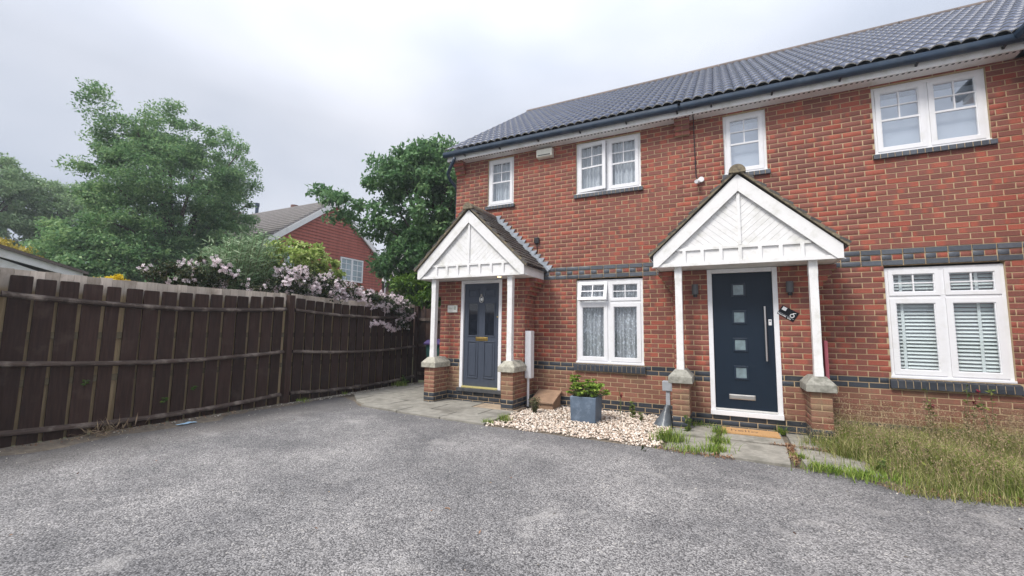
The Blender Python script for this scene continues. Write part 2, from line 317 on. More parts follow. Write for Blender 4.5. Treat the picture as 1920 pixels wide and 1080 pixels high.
# ------------------------------------------------------------------ object helpers
WM = {}
def wm(o): return WM.get(o.name, Matrix.Identity(4))
def link(o, par=None):
    COL.objects.link(o)
    if par is not None:
        o.parent = par; o.matrix_parent_inverse = wm(par).inverted()
    return o
def tag(o, label=None, cat=None, group=None, kind=None):
    if label: o['label'] = label
    if cat: o['category'] = cat
    if group: o['group'] = group
    if kind: o['kind'] = kind
    return o
def empty(name, loc=(0, 0, 0), par=None, **kw):
    o = bpy.data.objects.new(name, None); o.location = loc; o.empty_display_size = .2
    if par is not None:
        link(o, par)
    else: COL.objects.link(o)
    WM[o.name] = Matrix.Translation(loc)
    return tag(o, **kw)
class MB:
    def __init__(s): s.v = []; s.f = []; s.mi = []; s.cur = 0
    def add(s, vs, fs):
        b = len(s.v); s.v += [tuple(v) for v in vs]; s.f += [tuple(b+i for i in f) for f in fs]; s.mi += [s.cur]*len(fs); return s
    def box(s, x0, x1, y0, y1, z0, z1):
        vs = [(x, y, z) for z in (z0, z1) for y in (y0, y1) for x in (x0, x1)]
        return s.add(vs, [(0, 2, 3, 1), (4, 5, 7, 6), (0, 1, 5, 4), (2, 6, 7, 3), (0, 4, 6, 2), (1, 3, 7, 5)])
    def prism(s, pts, a, b, axis='y'):
        """extrude the polygon pts along an axis from a to b: for 'y' pts are (x, z), for 'x' (y, z), for 'z' (x, y)"""
        def P(p, d): return (p[0], d, p[1]) if axis == 'y' else ((d, p[0], p[1]) if axis == 'x' else (p[0], p[1], d))
        n = len(pts); vs = [P(p, a) for p in pts] + [P(p, b) for p in pts]
        ar = sum(pts[i][0]*pts[(i+1) % n][1]-pts[(i+1) % n][0]*pts[i][1] for i in range(n))
        fs = [tuple(range(n)), tuple(range(2*n-1, n-1, -1))] + [(i, i+n, (i+1) % n+n, (i+1) % n) for i in range(n)]
        flip = (ar > 0) != (axis == 'y')
        if flip: fs = [tuple(reversed(f)) for f in fs]
        if b < a: fs = [tuple(reversed(f)) for f in fs]
        return s.add(vs, fs)
    def tube(s, pts, r, n=8, cap=True):
        pts = [Vector(p) for p in pts]; rs = r if isinstance(r, (list, tuple)) else [r]*len(pts); b = len(s.v); up = None
        for i, p in enumerate(pts):
            d = (pts[min(i+1, len(pts)-1)]-pts[max(i-1, 0)]).normalized()
            if up is None: up = Vector((0, 0, 1)) if abs(d.z) < .9 else Vector((0, 1, 0))
            x = d.cross(up).normalized(); y = d.cross(x).normalized()
            for k in range(n):
                t = 2*math.pi*k/n; s.v.append(tuple(p+(x*math.cos(t)+y*math.sin(t))*rs[i]))
        for i in range(len(pts)-1):
            for k in range(n):
                a, c = b+i*n+k, b+i*n+(k+1) % n; s.f.append((a, a+n, c+n, c)); s.mi.append(s.cur)
        if cap:
            s.f.append(tuple(b+k for k in range(n))); s.f.append(tuple(b+(len(pts)-1)*n+k for k in reversed(range(n)))); s.mi += [s.cur]*2
        return s
    def mesh(s, name, mats, smooth=False):
        me = bpy.data.meshes.new(name); me.from_pydata(s.v, [], s.f)
        for m in (mats if isinstance(mats, (list, tuple)) else [mats]): me.materials.append(m)
        if any(s.mi): me.polygons.foreach_set('material_index', s.mi)
        if smooth: me.polygons.foreach_set('use_smooth', [True]*len(me.polygons))
        me.update(); return me
    def build(s, name, mats, par=None, smooth=False, bevel=0, **kw):
        o = bpy.data.objects.new(name, s.mesh(name, mats, smooth)); link(o, par)
        if bevel:
            bm = o.modifiers.new('bevel', 'BEVEL'); bm.width = bevel; bm.segments = 2; bm.limit_method = 'ANGLE'
        return tag(o, **kw)
def box(name, mat, par, *b, **kw): return MB().box(*b).build(name, mat, par, **kw)
def clip(poly, a, b, c):
    """keep the part of a polygon where a*x+b*y<=c"""
    out = []
    for i in range(len(poly)):
        p, q = poly[i], poly[(i+1) % len(poly)]; dp, dq = a*p[0]+b*p[1]-c, a*q[0]+b*q[1]-c
        if dp <= 0: out.append(p)
        if dp*dq < 0:
            t = dp/(dp-dq); out.append((p[0]+t*(q[0]-p[0]), p[1]+t*(q[1]-p[1])))
    return out
def inset(poly, d):
    ar = sum(poly[i][0]*poly[(i+1) % len(poly)][1]-poly[(i+1) % len(poly)][0]*poly[i][1] for i in range(len(poly)))
    if ar < 0: poly = poly[::-1]
    res = poly
    for i in range(len(poly)):
        (x0, y0), (x1, y1) = poly[i], poly[(i+1) % len(poly)]; L = math.hypot(x1-x0, y1-y0)
        if L < 1e-6: continue
        nx, ny = (y1-y0)/L, -(x1-x0)/L; res = clip(res, nx, ny, nx*x0+ny*y0-d)
        if len(res) < 3: return []
    return res
def raw_mesh(name, V, F, mats, mi=None, smooth=False):
    me = bpy.data.meshes.new(name); V = np.asarray(V, np.float32); F = np.asarray(F, np.int32); k = F.shape[1]
    me.vertices.add(len(V)); me.vertices.foreach_set('co', V.ravel()); me.loops.add(F.size); me.loops.foreach_set('vertex_index', F.ravel())
    me.polygons.add(len(F)); me.polygons.foreach_set('loop_start', np.arange(0, F.size, k, dtype=np.int32))
    me.polygons.foreach_set('loop_total', np.full(len(F), k, np.int32))
    for m in (mats if isinstance(mats, list) else [mats]): me.materials.append(m)
    if mi is not None: me.polygons.foreach_set('material_index', np.asarray(mi, np.int32))
    if smooth: me.polygons.foreach_set('use_smooth', np.ones(len(F), bool))
    me.update(calc_edges=True); me.validate(); return me
def leaves(P, size, aspect=2.0, droop=0, up=.35, dirs=None, fold=.25):
    """one folded diamond leaf per point; returns V, F"""
    n = len(P); d = rng.normal(size=(n, 3)) if dirs is None else dirs+rng.normal(size=(n, 3))*.35
    d[:, 2] -= droop; d /= np.linalg.norm(d, axis=1)[:, None]
    nn = rng.normal(size=(n, 3)); nn[:, 2] = np.abs(nn[:, 2])+up; s = np.cross(d, nn); s /= np.linalg.norm(s, axis=1)[:, None]+1e-9
    nn = np.cross(s, d); L = (size*(.65+.7*rng.random(n)))[:, None] if np.isscalar(size) else size[:, None]; W = L/aspect
    a = P; b = P+d*L*.5+s*W*.5+nn*W*fold; c = P+d*L; e = P+d*L*.5-s*W*.5+nn*W*fold
    V = np.stack([a, b, c, e], 1).reshape(-1, 3); F = np.arange(4*n).reshape(n, 4); return V, F
def merge(parts):
    V, F, MI, o = [], [], [], 0
    for i, (v, f, mi) in enumerate(parts):
        V.append(v); F.append(f+o); MI.append(np.full(len(f), mi)); o += len(v)
    return np.concatenate(V), np.concatenate(F), np.concatenate(MI)

# ------------------------------------------------------------------ the ground and what lies on it
EXT = 260
box('ground', M['ground'], None, -EXT, EXT, -EXT, EXT, -.4, -.06, kind='structure')
def line_y(x):      # front edge of slabs, gravel and path, seen as one gently bent line
    pts = [(-8.9, -1.10), (-8.05, -1.48), (-7.74, -1.74), (-6.4, -1.90), (-5.05, -1.97), (-3.9, -1.98), (-2.66, -2.00), (-2.0, -2.03), (-.9, -2.10), (-.6, -2.40), (.2, -2.30), (3.5, -2.2)]
    for (x0, y0), (x1, y1) in zip(pts, pts[1:]):
        if x <= x1: return y0+(y1-y0)*(x-x0)/(x1-x0)
    return pts[-1][1]
xs = [-8.93]+[-8.7+.15*i for i in range(80)]+[3.5]
mb = MB(); tp = [(x, line_y(x)+random.uniform(-.012, .012)) for x in xs]
vs = []; fs = []
for i, (x, y) in enumerate(tp): vs += [(x, y, .004), (x, -40, .004)]
for i in range(len(tp)-1): fs.append((2*i, 2*i+1, 2*i+3, 2*i+2))
vs += [(60, -40, .004), (60, tp[-1][1], .004)]; n = 2*len(tp)-2; fs.append((n, n+1, n+2, n+3))
mb.add(vs, fs); mb.build('tarmac_drive', M['tarmac'], None, kind='structure')
# bed under slabs, gravel, grass
vs, fs = [], []
for i, (x, y) in enumerate(tp): vs += [(x, y, -.004), (x, 8.5, -.004)]
for i in range(len(tp)-1): fs.append((2*i, 2*i+2, 2*i+3, 2*i+1))
MB().add(vs, fs).build('bare_soil', M['dirt'], None, kind='structure')
# silt strip along the fence
def strip():
    vs, fs = [], []; N = 90
    for i in range(N+1):
        y = -12+13.3*i/N; w = .10+.10*math.sin(y*2.1)**2+.12*random.random()*(.4+.6*(y < -3))+(.13 if y < -3.5 else 0)
        vs += [(-8.99, y, .012), (-8.9, y, .022+.01*random.random()), (-8.93+w, y, .006)]
    for i in range(N):
        a = 3*i; fs += [(a, a+1, a+4, a+3), (a+1, a+2, a+5, a+4)]
    return MB().add(vs, fs)
strip().build('silt_strip', M['dirt'], None, smooth=True, kind='structure')

# paving before number 8
pave = empty('paved_area', (-6.9, -.95, 0), kind='structure')
def slab(par, poly, z, mat, tilt=0):
    q = inset(poly, .010)
    if len(q) < 3: return
    mbb = MB().prism(q, -.03, z, 'z')
    if tilt:
        cx = sum(p[0] for p in q)/len(q); mbb.v = [(x, y, zz+(x-cx)*tilt) for x, y, zz in mbb.v]
    mbb.build('paving_slab', mat, par, bevel=.006)
def front_clip(poly):
    q = poly
    for (x0, x1) in ((-8.9, -8.05), (-8.05, -7.74), (-7.74, -6.4), (-6.4, -5.05)):
        y0, y1 = line_y(x0+1e-4), line_y(x1); a, b = (y1-y0)/(x1-x0), -1; cxm = sum(p[0] for p in poly)/len(poly)
        if x0-.45 <= cxm <= x1+.45: q = clip(q, a, b, a*x0-y0-.006*0)
    return q
rows = [(-.46, -.90, -.35), (-.90, -1.42, .08), (-1.42, -2.1, -.30), (.44, -.46, 0.1), (1.25, .44, 0)]
for (ya, yb, off) in rows:
    x = -8.72+off-.45
    while x < -5.05:
        x2 = x+.90; xa, xb = max(x, -8.72), min(x2, -5.06)
        if ya > 0: xb = min(xb, -7.0)
        if ya == -.46+0 or (ya > -.5 and ya < 0): pass
        if xb-xa > .08:
            q = front_clip([(xa, yb), (xb, yb), (xb, ya), (xa, ya)])
            tan = (ya == -.46 and xa > -6.6)
            if len(q) >= 3: slab(pave, q, .030+random.uniform(-.003, .003), M['slab_tan'] if tan else M['slab'], random.uniform(-.003, .003))
        x = x2
# old concrete path to number 6
pth = empty('garden_path', (-1.8, -1.3, 0), kind='structure')
for poly, z, t in (([(-2.64, -1.22), (-2.09, -1.20), (-2.08, -.47), (-2.64, -.47)], .036, .0), ([(-2.64, -1.99), (-2.10, -2.01), (-2.09, -1.22), (-2.64, -1.24)], .018, .012),
                   ([(-2.04, -1.20), (-1.33, -1.22), (-1.32, -.47), (-2.03, -.47)], .040, .0), ([(-2.06, -2.02), (-1.38, -2.06), (-1.33, -1.24), (-2.04, -1.22)], .030, .006),
                   ([(-1.28, -1.16), (-.62, -1.24), (-.62, -.47), (-1.27, -.47)], .036, -.008), ([(-1.26, -2.06), (-.62, -2.08), (-.64, -1.30), (-1.28, -1.21)], .022, -.01)):
    slab(pth, poly, z, M['path'], t)

# ------------------------------------------------------------------ brickwork
def course_rects(a0, a1, z0, z1, holes, shift=0.0, checker=True):
    """bricks (a, b, c, d, kind, proud) of stretcher bond clipped to a wall field with holes"""
    out = []; k = int(math.floor((z0-.05)/.075+1e-6))
    while .05+k*.075 < z1-.02:
        zb, zt = max(.0553+k*.075, z0+.002), min(.05+(k+1)*.075-.0053, z1-.002)
        if zt-zb < .02: k += 1; continue
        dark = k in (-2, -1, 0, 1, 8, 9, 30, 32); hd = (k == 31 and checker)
        step = .1125 if hd else .225; par = 0 if hd else (.1125 if k % 2 else 0)
        i = int(math.floor((a0+6.98+par-shift)/step))-1
        while True:
            l = -6.98+i*step-par+shift; r = l+step; i += 1
            if l > a1: break
            if r < a0: continue
            l2, r2 = max(l, a0)+.006, min(r, a1)-.006
            if l < a0 < r: l2 = a0+.0005
            if l < a1 < r: r2 = a1-.0005
            if abs(l-a0) < .004: l2 = a0+.0005
            if abs(r-a1) < .004: r2 = a1-.0005
            kind, pr = ('dark', .0) if dark else ('red', 0.)
            if hd: kind, pr = (('dark', .006) if (i % 2) else ('red', -.001))
            if k in (30, 32): pr = .010
            segs = [(l2, r2)]
            for (h0, h1, g0, g1) in holes:
                if zt > g0+.01 and zb < g1-.01:
                    ns = []
                    for (s0, s1) in segs:
                        if h1 <= s0 or h0 >= s1: ns.append((s0, s1)); continue
                        if h0 > s0: ns.append((s0, h0-.001))
                        if h1 < s1: ns.append((h1+.001, s1))
                    segs = ns
            for (s0, s1) in segs:
                if s1-s0 > .018: out.append((s0, s1, zb, zt, kind, pr))
        k += 1
    return out
_bm = {}
def brick_mesh(w, h, d, kind):
    key = (round(w, 3), round(h, 3), round(d, 3), kind)
    if key not in _bm:
        w, h, d = w/2, h/2, d; e = .0022
        m = MB().add([(-w, d, -h), (w, d, -h), (w, d, h), (-w, d, h), (-w, e, -h), (w, e, -h), (w, e, h), (-w, e, h), (-w+e, 0, -h+e), (w-e, 0, -h+e), (w-e, 0, h-e), (-w+e, 0, h-e)],
                     [(0, 1, 5, 4), (1, 2, 6, 5), (2, 3, 7, 6), (3, 0, 4, 7), (4, 5, 9, 8), (5, 6, 10, 9), (6, 7, 11, 10), (7, 4, 8, 11), (8, 9, 10, 11)])
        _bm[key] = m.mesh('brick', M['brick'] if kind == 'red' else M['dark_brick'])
    return _bm[key]
class Bricks:
    """collects bricks of one house: (centre, yaw, w, h, depth, kind, parent)"""
    def __init__(s): s.L = []
    def field(s, par, face, pos, a0, a1, z0, z1, holes=(), shift=0., checker=True, base_d=.016):
        # face: 'f' front (normal -Y) at y=pos, 'r' normal +X at x=pos, 'l' normal -X at x=pos
        for (l, r, zb, zt, kind, pr) in course_rects(a0, a1, z0, z1, holes, shift, checker):
            c = (l+r)/2; z = (zb+zt)/2; d = base_d+pr; j = random.uniform(-.0012, .0012); p = pr+j
            if face == 'f': loc, yaw = (c, pos-p, z), 0
            elif face == 'r': loc, yaw = (pos+p, c, z), math.pi/2
            else: loc, yaw = (pos-p, c, z), -math.pi/2
            s.L.append((loc, yaw, r-l, zt-zb, d, kind, par))
    def emit(s, limit=300):
        def size(b):
            (x, y, z), yaw, w, h, d, kind, par = b; v = Vector((x, y, z))-CAM; D = v.length; v /= D
            nrm = Vector((math.sin(yaw), -math.cos(yaw), 0)); face = -v.dot(nrm)
            if face <= 0: return 0
            fwd = Vector(ax[2])*-1; fz = v.dot(fwd)
            if fz < .3: return 0
            px = v.dot(Vector(ax[0]))/fz; py = v.dot(Vector(ax[1]))/fz
            if abs(px) > 1.21 or abs(py) > .69: return 0
            return w*h*face/(D*D)/fz**3
        order = sorted(range(len(s.L)), key=lambda i: -size(s.L[i])); rest = {}
        for n, i in enumerate(order):
            (x, y, z), yaw, w, h, d, kind, par = s.L[i]
            if n < limit:
                o = bpy.data.objects.new('brick', brick_mesh(w, h, d, kind)); o.location = (x, y, z); o.rotation_euler = (random.uniform(-.006, .006), 0, yaw+random.uniform(-.004, .004)); link(o, par)
            else: rest.setdefault(par.name, (par, []))[1].append(s.L[i])
        for par, L in rest.values():
            V, F, MI = [], [], []
            for (loc, yaw, w, h, d, kind, _) in L:
                me = brick_mesh(w, h, d, kind); b = len(V); cs, sn = math.cos(yaw), math.sin(yaw)
                for v in me.vertices:
                    X, Y, Z = v.co; V.append((loc[0]+X*cs-Y*sn, loc[1]+X*sn+Y*cs, loc[2]+Z))
                for pl in me.polygons: F.append([b+k for k in pl.vertices]); MI.append(0 if kind == 'red' else 1)
            o = bpy.data.objects.new('brickwork', raw_mesh('brickwork', V, F, [M['brick'], M['dark_brick']], MI)); link(o, par); o['kind'] = 'stuff'

def holed_sheet(x0, x1, z0, z1, y0, y1, holes):
    xs = sorted({x0, x1, *[h[0] for h in holes], *[h[1] for h in holes]}); zs = sorted({z0, z1, *[h[2] for h in holes], *[h[3] for h in holes]})
    xs = [x for x in xs if x0 <= x <= x1]; zs = [z for z in zs if z0 <= z <= z1]; m = MB()
    def solid(i, j):
        if i < 0 or j < 0 or i >= len(xs)-1 or j >= len(zs)-1: return False
        cx, cz = (xs[i]+xs[i+1])/2, (zs[j]+zs[j+1])/2
        return not any(h[0] < cx < h[1] and h[2] < cz < h[3] for h in holes)
    for i in range(len(xs)-1):
        for j in range(len(zs)-1):
            if not solid(i, j): continue
            a, b, c, d = xs[i], xs[i+1], zs[j], zs[j+1]
            m.add([(a, y0, c), (b, y0, c), (b, y0, d), (a, y0, d)], [(0, 1, 2, 3)]); m.add([(a, y1, c), (b, y1, c), (b, y1, d), (a, y1, d)], [(3, 2, 1, 0)])
            if not solid(i-1, j): m.add([(a, y0, c), (a, y0, d), (a, y1, d), (a, y1, c)], [(0, 1, 2, 3)])
            if not solid(i+1, j): m.add([(b, y0, c), (b, y1, c), (b, y1, d), (b, y0, d)], [(0, 1, 2, 3)])
            if not solid(i, j-1): m.add([(a, y0, c), (a, y1, c), (b, y1, c), (b, y0, c)], [(0, 1, 2, 3)])
            if not solid(i, j+1): m.add([(a, y0, d), (b, y0, d), (b, y1, d), (a, y1, d)], [(0, 1, 2, 3)])
    return m

# ------------------------------------------------------------------ windows
def frame_rect(m, x0, x1, z0, z1, y0, y1, w, wb=None):
    wb = wb or w
    m.box(x0, x0+w, y0, y1, z0, z1).box(x1-w, x1, y0, y1, z0, z1).box(x0+w, x1-w, y0, y1, z1-w, z1).box(x0+w, x1-w, y0, y1, z0, z0+wb)
def sash(win, x0, x1, z0, z1, y, bars, gmat, hinge=None, ang=0, w=.052):
    """a casement: its frame, bars and pane; bars: list of ('v'|'h', position, from, to, width)"""
    name = 'casement'
    if hinge == 'left': org = (x0, y, (z0+z1)/2)
    elif hinge == 'top': org = ((x0+x1)/2, y, z1)
    else: org = (x0, y, z0)
    m = MB(); ox, oy, oz = org
    frame_rect(m, x0-ox, x1-ox, z0-oz, z1-oz, -.024, .03, w)
    e = w; frame_rect(m, x0-ox+e, x1-ox-e, z0-oz+e, z1-oz-e, -.014, .012, .010)
    for (t, p, a, b, bw) in bars:
        if t == 'v': m.box(p-bw/2-ox, p+bw/2-ox, -.012, .010, a-oz, b-oz)
        else: m.box(a-ox, b-ox, -.013, .011, p-bw/2-oz, p+bw/2-oz)
    o = bpy.data.objects.new(name, m.mesh(name, M['white'])); o.location = org
    if hinge == 'left': o.rotation_euler = (0, 0, -ang)
    if hinge == 'top': o.rotation_euler = (-ang, 0, 0)
    link(o, win)
    g = MB().box(x0+w-ox, x1-w-ox, .002, .008, z0+w-oz, z1-w-oz)
    gp = bpy.data.objects.new('pane', g.mesh('pane', gmat)); gp.location = org; gp.rotation_euler = o.rotation_euler; link(gp, win)
def window_upper(house, dx, x0, x1, gmat, open_left=False, double=True, cover=None, label=None):
    z0, z1 = 3.857, 4.846; x0 += dx; x1 += dx; y = .05
    m = MB(); frame_rect(m, x0, x1, z0, z1, y-.012, y+.06, .042, .048)
    if double: mid = (x0+x1)/2; m.box(mid-.022, mid+.022, y-.012, y+.06, z0+.048, z1-.042)
    m.box(x0-.005, x1+.005, y-.045, y-.012, z0-.002, z0+.026)
    win = m.build('window', M['white'], house, bevel=.004, label=label)
    spans = [(x0+.042, mid-.022), (mid+.022, x1-.042)] if double else [(x0+.042, x1-.042)]
    for i, (a, b) in enumerate(spans):
        c0, c1 = z0+.048, z1-.042; gz0, gz1 = c0+.052, c1-.052; zm = gz0+(gz1-gz0)*.50; zt = gz0+(gz1-gz0)*.75
        bars = [('h', zm, a+.05, b-.05, .026), ('h', zt, a+.05, b-.05, .016), ('v', (a+b)/2, zm, gz1, .016)]
        sash(win, a, b, c0, c1, y, bars, gmat, 'left' if (open_left and i == 0) else None, R(7) if (open_left and i == 0) else 0)
    # sill of dark bricks on edge
    n = max(1, round((x1-x0+.07)/.0755)); s0 = x0-.035; st = (x1-x0+.07)/n
    for k in range(n):
        sill = bpy.data.objects.new('sill_brick', brick_mesh(st-.008, .062, .07, 'dark')); sill.location = (s0+(k+.5)*st, -.045, z0-.036); link(sill, win)
    box('sill_mortar', M['mortar'], win, s0+.004, s0+n*st-.004, -.038, .04, z0-.064, z0-.006)
    return win
def window_lower(house, dx, x0, x1, top_open=False, label=None):
    z0, z1, zt = .80, 2.27, 1.87; x0 += dx; x1 += dx; y = .05; mid = (x0+x1)/2
    m = MB(); frame_rect(m, x0, x1, z0, z1, y-.012, y+.06, .045, .052)
    m.box(mid-.024, mid+.024, y-.012, y+.06, z0+.052, zt-.022).box(mid-.024, mid+.024, y-.012, y+.06, zt+.022, z1-.045).box(x0+.045, x1-.045, y-.012, y+.06, zt-.022, zt+.022)
    m.box(x0-.005, x1+.005, y-.05, y-.012, z0+.001, z0+.03)
    win = m.build('window', M['white'], house, bevel=.004, label=label)
    for i, (a, b) in enumerate(((x0+.045, mid-.024), (mid+.024, x1-.045))):
        sash(win, a, b, z0+.052, zt-.022, y, [], M['glass'], w=.058)
        c0, c1 = zt+.022, z1-.045; bars = [('h', (c0+c1)/2, a+.04, b-.04, .016), ('v', (a+b)/2, c0+.04, c1-.04, .016)]
        op = top_open and i == 0
        sash(win, a, b, c0, c1, y, bars, M['glass'], 'top' if op else None, R(17) if op else 0, w=.045)
    # sloping sill of dark bricks on edge
    n = 16; s0 = x0-.03; st = (x1-x0+.06)/n
    for k in range(n):
        m = MB(); a, b = s0+k*st+.004, s0+(k+1)*st-.004
        m.prism([(.03, .799), (-.048, .772), (-.052, .672), (.012, .668)], a, b, 'x'); m.build('sill_brick', M['dark_brick'], win)
    MB().prism([(.03, .790), (-.040, .764), (-.044, .68), (.012, .675)], s0+.006, s0+n*st-.006, 'x').build('sill_mortar', M['mortar'], win)
    return win
def net_curtain(x0, x1, z0, z1, y, mat, label, group=None, scallop=True, cat='net curtain'):
    N = 90; V, F = [], []; rows = 14
    for j in range(rows+1):
        t = j/rows
        for i in range(N+1):
            x = x0+(x1-x0)*i/N; zz = z1+(z0-z1)*t
            if scallop and t > .9: zz += .012*abs(math.sin(math.pi*(x-x0)/.055))
            V.append((x, y+.026*math.sin(x*85+math.sin(x*23)*1.6)+.008*math.sin(x*31+t*2), zz))
    for j in range(rows):
        for i in range(N):
            a = j*(N+1)+i; F.append((a, a+1, a+N+2, a+N+1))
    o = bpy.data.objects.new('net_curtain', raw_mesh('net_curtain', V, F, mat, smooth=True)); COL.objects.link(o); return tag(o, label, cat, group)

# ------------------------------------------------------------------ porch
def build_porch(house, dx, cap_mat, tile_extra):
    cx = -6.07+dx; p = empty('porch', (cx, -.9, 2.3), house); Y0 = -.90; hw = 1.125; zb = 2.30; ze = 2.475; za = 3.54; sl = (za-ze)/hw
    # soffit board with the ceiling of the porch
    box('porch_ceiling', M['white_paint'], p, cx-hw+.03, cx+hw-.03, Y0+.03, -.002, zb+.004, zb+.022)
    MB().tube([(cx+.55, -.72, zb+.0035), (cx+.55, -.72, zb-.004)], .035, 14).build('downlight', M['lamp_white'] if tile_extra else M['white'], p)
    # barge boards
    bw = .172; dz = bw/math.cos(math.atan(sl))
    for s in (-1, 1):
        poly = [(cx+s*hw, zb), (cx+s*hw, ze), (cx, za), (cx, za-dz)]; xi = (za-dz-zb)/sl; poly.append((cx+s*xi, zb))
        MB().prism(poly, Y0-.022, Y0+.004).build('barge_board', M['white_paint'], p, bevel=.003)
        MB().box(min(cx+s*hw, cx+s*(hw-.022)), max(cx+s*hw, cx+s*(hw-.022)), Y0+.004, -.03, zb, ze).build('side_fascia', M['white_paint'], p, bevel=.002)
    ht = (za-dz-zb)/sl; tri = [(cx-ht, zb), (cx+ht, zb), (cx, za-dz)]
    big = [(cx-ht-.10, zb+.002), (cx+ht+.10, zb+.002), (cx, za-dz+.095)]; tri = [(cx-ht-.06, zb+.002), (cx+ht+.06, zb+.002), (cx, za-dz+.057)]
    MB().prism(big, Y0+.045, Y0+.06).build('gable_backing', M['white_paint'], p)
    # chevron boards: thin tongue-and-groove planks each with its own edges
    pitch = .072
    for s in (-1, 1):
        ang = R(42); nx, nz = -s*math.sin(ang), math.cos(ang)       # board normal; boards fall towards the middle
        half = clip(tri, -s, 0, -s*(cx+s*.018)); half = clip(half, 0, -1, -2.56)
        c0 = min(nx*q[0]+nz*q[1] for q in half); c1 = max(nx*q[0]+nz*q[1] for q in half)
        k = c0
        while k < c1:
            q = clip(clip(half, -nx, -nz, -(k+.0011)), nx, nz, k+pitch-.0011)
            if len(q) >= 3: MB().prism(q, Y0+.028, Y0+.0449).build('gable_board', M['white_paint'], p, bevel=.0006)
            k += pitch
    box('king_strip', M['white_paint'], p, cx-.02, cx+.02, Y0+.004, Y0+.03, 2.56, za-dz-.02)
    xr = (za-dz-2.56)/sl; box('rail', M['white_paint'], p, cx-xr-.02, cx+xr+.02, Y0+.006, Y0+.044, 2.52, 2.558)
    xb = (za-dz-zb)/sl; MB().prism([(cx-xb, zb), (cx+xb, zb), (cx+xb-.05, zb+.05), (cx-xb+.05, zb+.05)], Y0-.004, Y0+.04).build('base_board', M['white_paint'], p)
    for i in range(-3, 4):
        box('dentil', M['white_paint'], p, cx+i*.235-.022, cx+i*.235+.022, Y0+.002, Y0+.043, zb+.05, 2.52)
    MB().prism(inset(clip([(cx-xb-.03, zb+.05), (cx+xb+.03, zb+.05), (cx+xr+.03, 2.52), (cx-xr-.03, 2.52)], 0, 1, 2.519), .001), Y0+.030, Y0+.0448).build('frieze_board', M['white_paint'], p)
    # roof
    zr = za+.075; er = hw+.05; zer = ze+.0; sll = math.hypot(er, zr-zer); th = math.atan2(zr-zer, er); g = sll/16.4
    for s in (-1, 1):
        deck = [(cx+s*er, zer-.035), (cx+s*er, zer-.012), (cx, zr-.012), (cx, zr-.035)]
        MB().prism(deck, Y0+.005, -.002).build('roof_deck', M['black'], p)
        verge = [(cx+s*(er+.0), zer-.03), (cx+s*(er+.01), zer+.010), (cx, zr+.010), (cx, zr-.03)]
        MB().prism(verge, Y0-.055, Y0+.004).build('verge_mortar', M['bitumen'], p)
    key = 'pt'
    if key not in _bm:
        L, T, W = g*1.32, .027, .160
        _bm[key] = MB().box(-W/2, W/2, 0, L, 0, T).mesh('plain_tile', M['plain_tile'])
    for s in (-1, 1):
        for r in range(16):
            for c in range(6):
                yc = Y0-.06+.0825+c*.1655+(.08 if r % 2 else 0)
                if yc > -.07: continue
                d0 = r*g-.02; x = cx+s*(er-d0*math.cos(th)); z = zer+d0*math.sin(th)+.012
                o = bpy.data.objects.new('plain_tile', _bm[key]); o.location = (x, yc, z)
                # tile's length (local +Y) climbs the slope
                up = Vector((-s*math.cos(th-.16), 0, math.sin(th-.16))); side = Vector((0, -s*-1.0, 0)) if s > 0 else Vector((0, -1, 0)); nrm = Vector((s*math.sin(th), 0, math.cos(th)))
                side = up.cross(nrm).normalized(); nrm = side.cross(up)
                mt = Matrix((side, up, nrm)).transposed().to_4x4(); e = mt.to_euler(); o.rotation_euler = (e.x+random.uniform(-.008, .008), e.y+random.uniform(-.012, .012), e.z+random.uniform(-.012, .012)); link(o, p)
    for i, (ya, yb) in enumerate(((Y0-.075, Y0+.33), (Y0+.335, Y0+.62), (Y0+.625, -.01))):
        m = MB(); prof = [(cx+.105*math.cos(t), zr-.055+.105*math.sin(t)) for t in [R(-5+190*k/12) for k in range(13)]]; m.prism(prof, ya, yb)
        m.build('ridge_tile', M['bitumen'] if i == 0 else M['ridge'], p, smooth=False)
    # stepped lead flashing against the wall
    for s in (-1, 1):
        pts = []; n = 15
        for k in range(n+1):
            x = er+.03-(er+.0)*k/n; z = zer+.01+(zr-zer)*k/n; pts.append((x, z))
        m = MB()
        for k in range(n):
            (xa, z_a), (xb_, z_b) = pts[k], pts[k+1]
            quad = [(cx+s*(xa+.02), z_a), (cx+s*(xa+.035), z_a), (cx+s*(xb_+.165), z_b+.012), (cx+s*xb_, z_b+.012), (cx+s*(xb_-.05), z_b)]
            m.prism(quad, -.0195, -.006+.0006*(k % 2))
        m.prism([(cx+s*(er+.03), zer-.02), (cx+s*(er+.055), zer+.02), (cx+s*.03, zr+.055), (cx+s*.0, zr+.01)], -.034, -.0165)
        m.build('flashing', M['lead'], p)
    # piers, caps and posts
    for (xa, xb2) in ((-6.98+dx, -6.755+dx), (-5.365+dx, -5.14+dx)):
        m = MB(); cxp = (xa+xb2)/2; ya, yb = -.884, -.436
        c0, c1, c2 = (xa-.046, xb2+.046, ya-.046, yb+.0), .652, .742
        v = [(c0[0], c0[2], c1), (c0[1], c0[2], c1), (c0[1], c0[3], c1), (c0[0], c0[3], c1), (c0[0], c0[2], c2), (c0[1], c0[2], c2), (c0[1], c0[3], c2), (c0[0], c0[3], c2),
             (cxp-.075, -.845, .838), (cxp+.075, -.845, .838), (cxp+.075, -.50, .838), (cxp-.075, -.50, .838)]
        m.add(v, [(0, 3, 2, 1), (0, 1, 5, 4), (1, 2, 6, 5), (2, 3, 7, 6), (3, 0, 4, 7), (4, 5, 9, 8), (5, 6, 10, 9), (6, 7, 11, 10), (7, 4, 8, 11), (8, 9, 10, 11)])
        m.build('pier_cap', cap_mat, p, bevel=.006)
        py = -.785; m = MB(); w = .046; w2 = .058
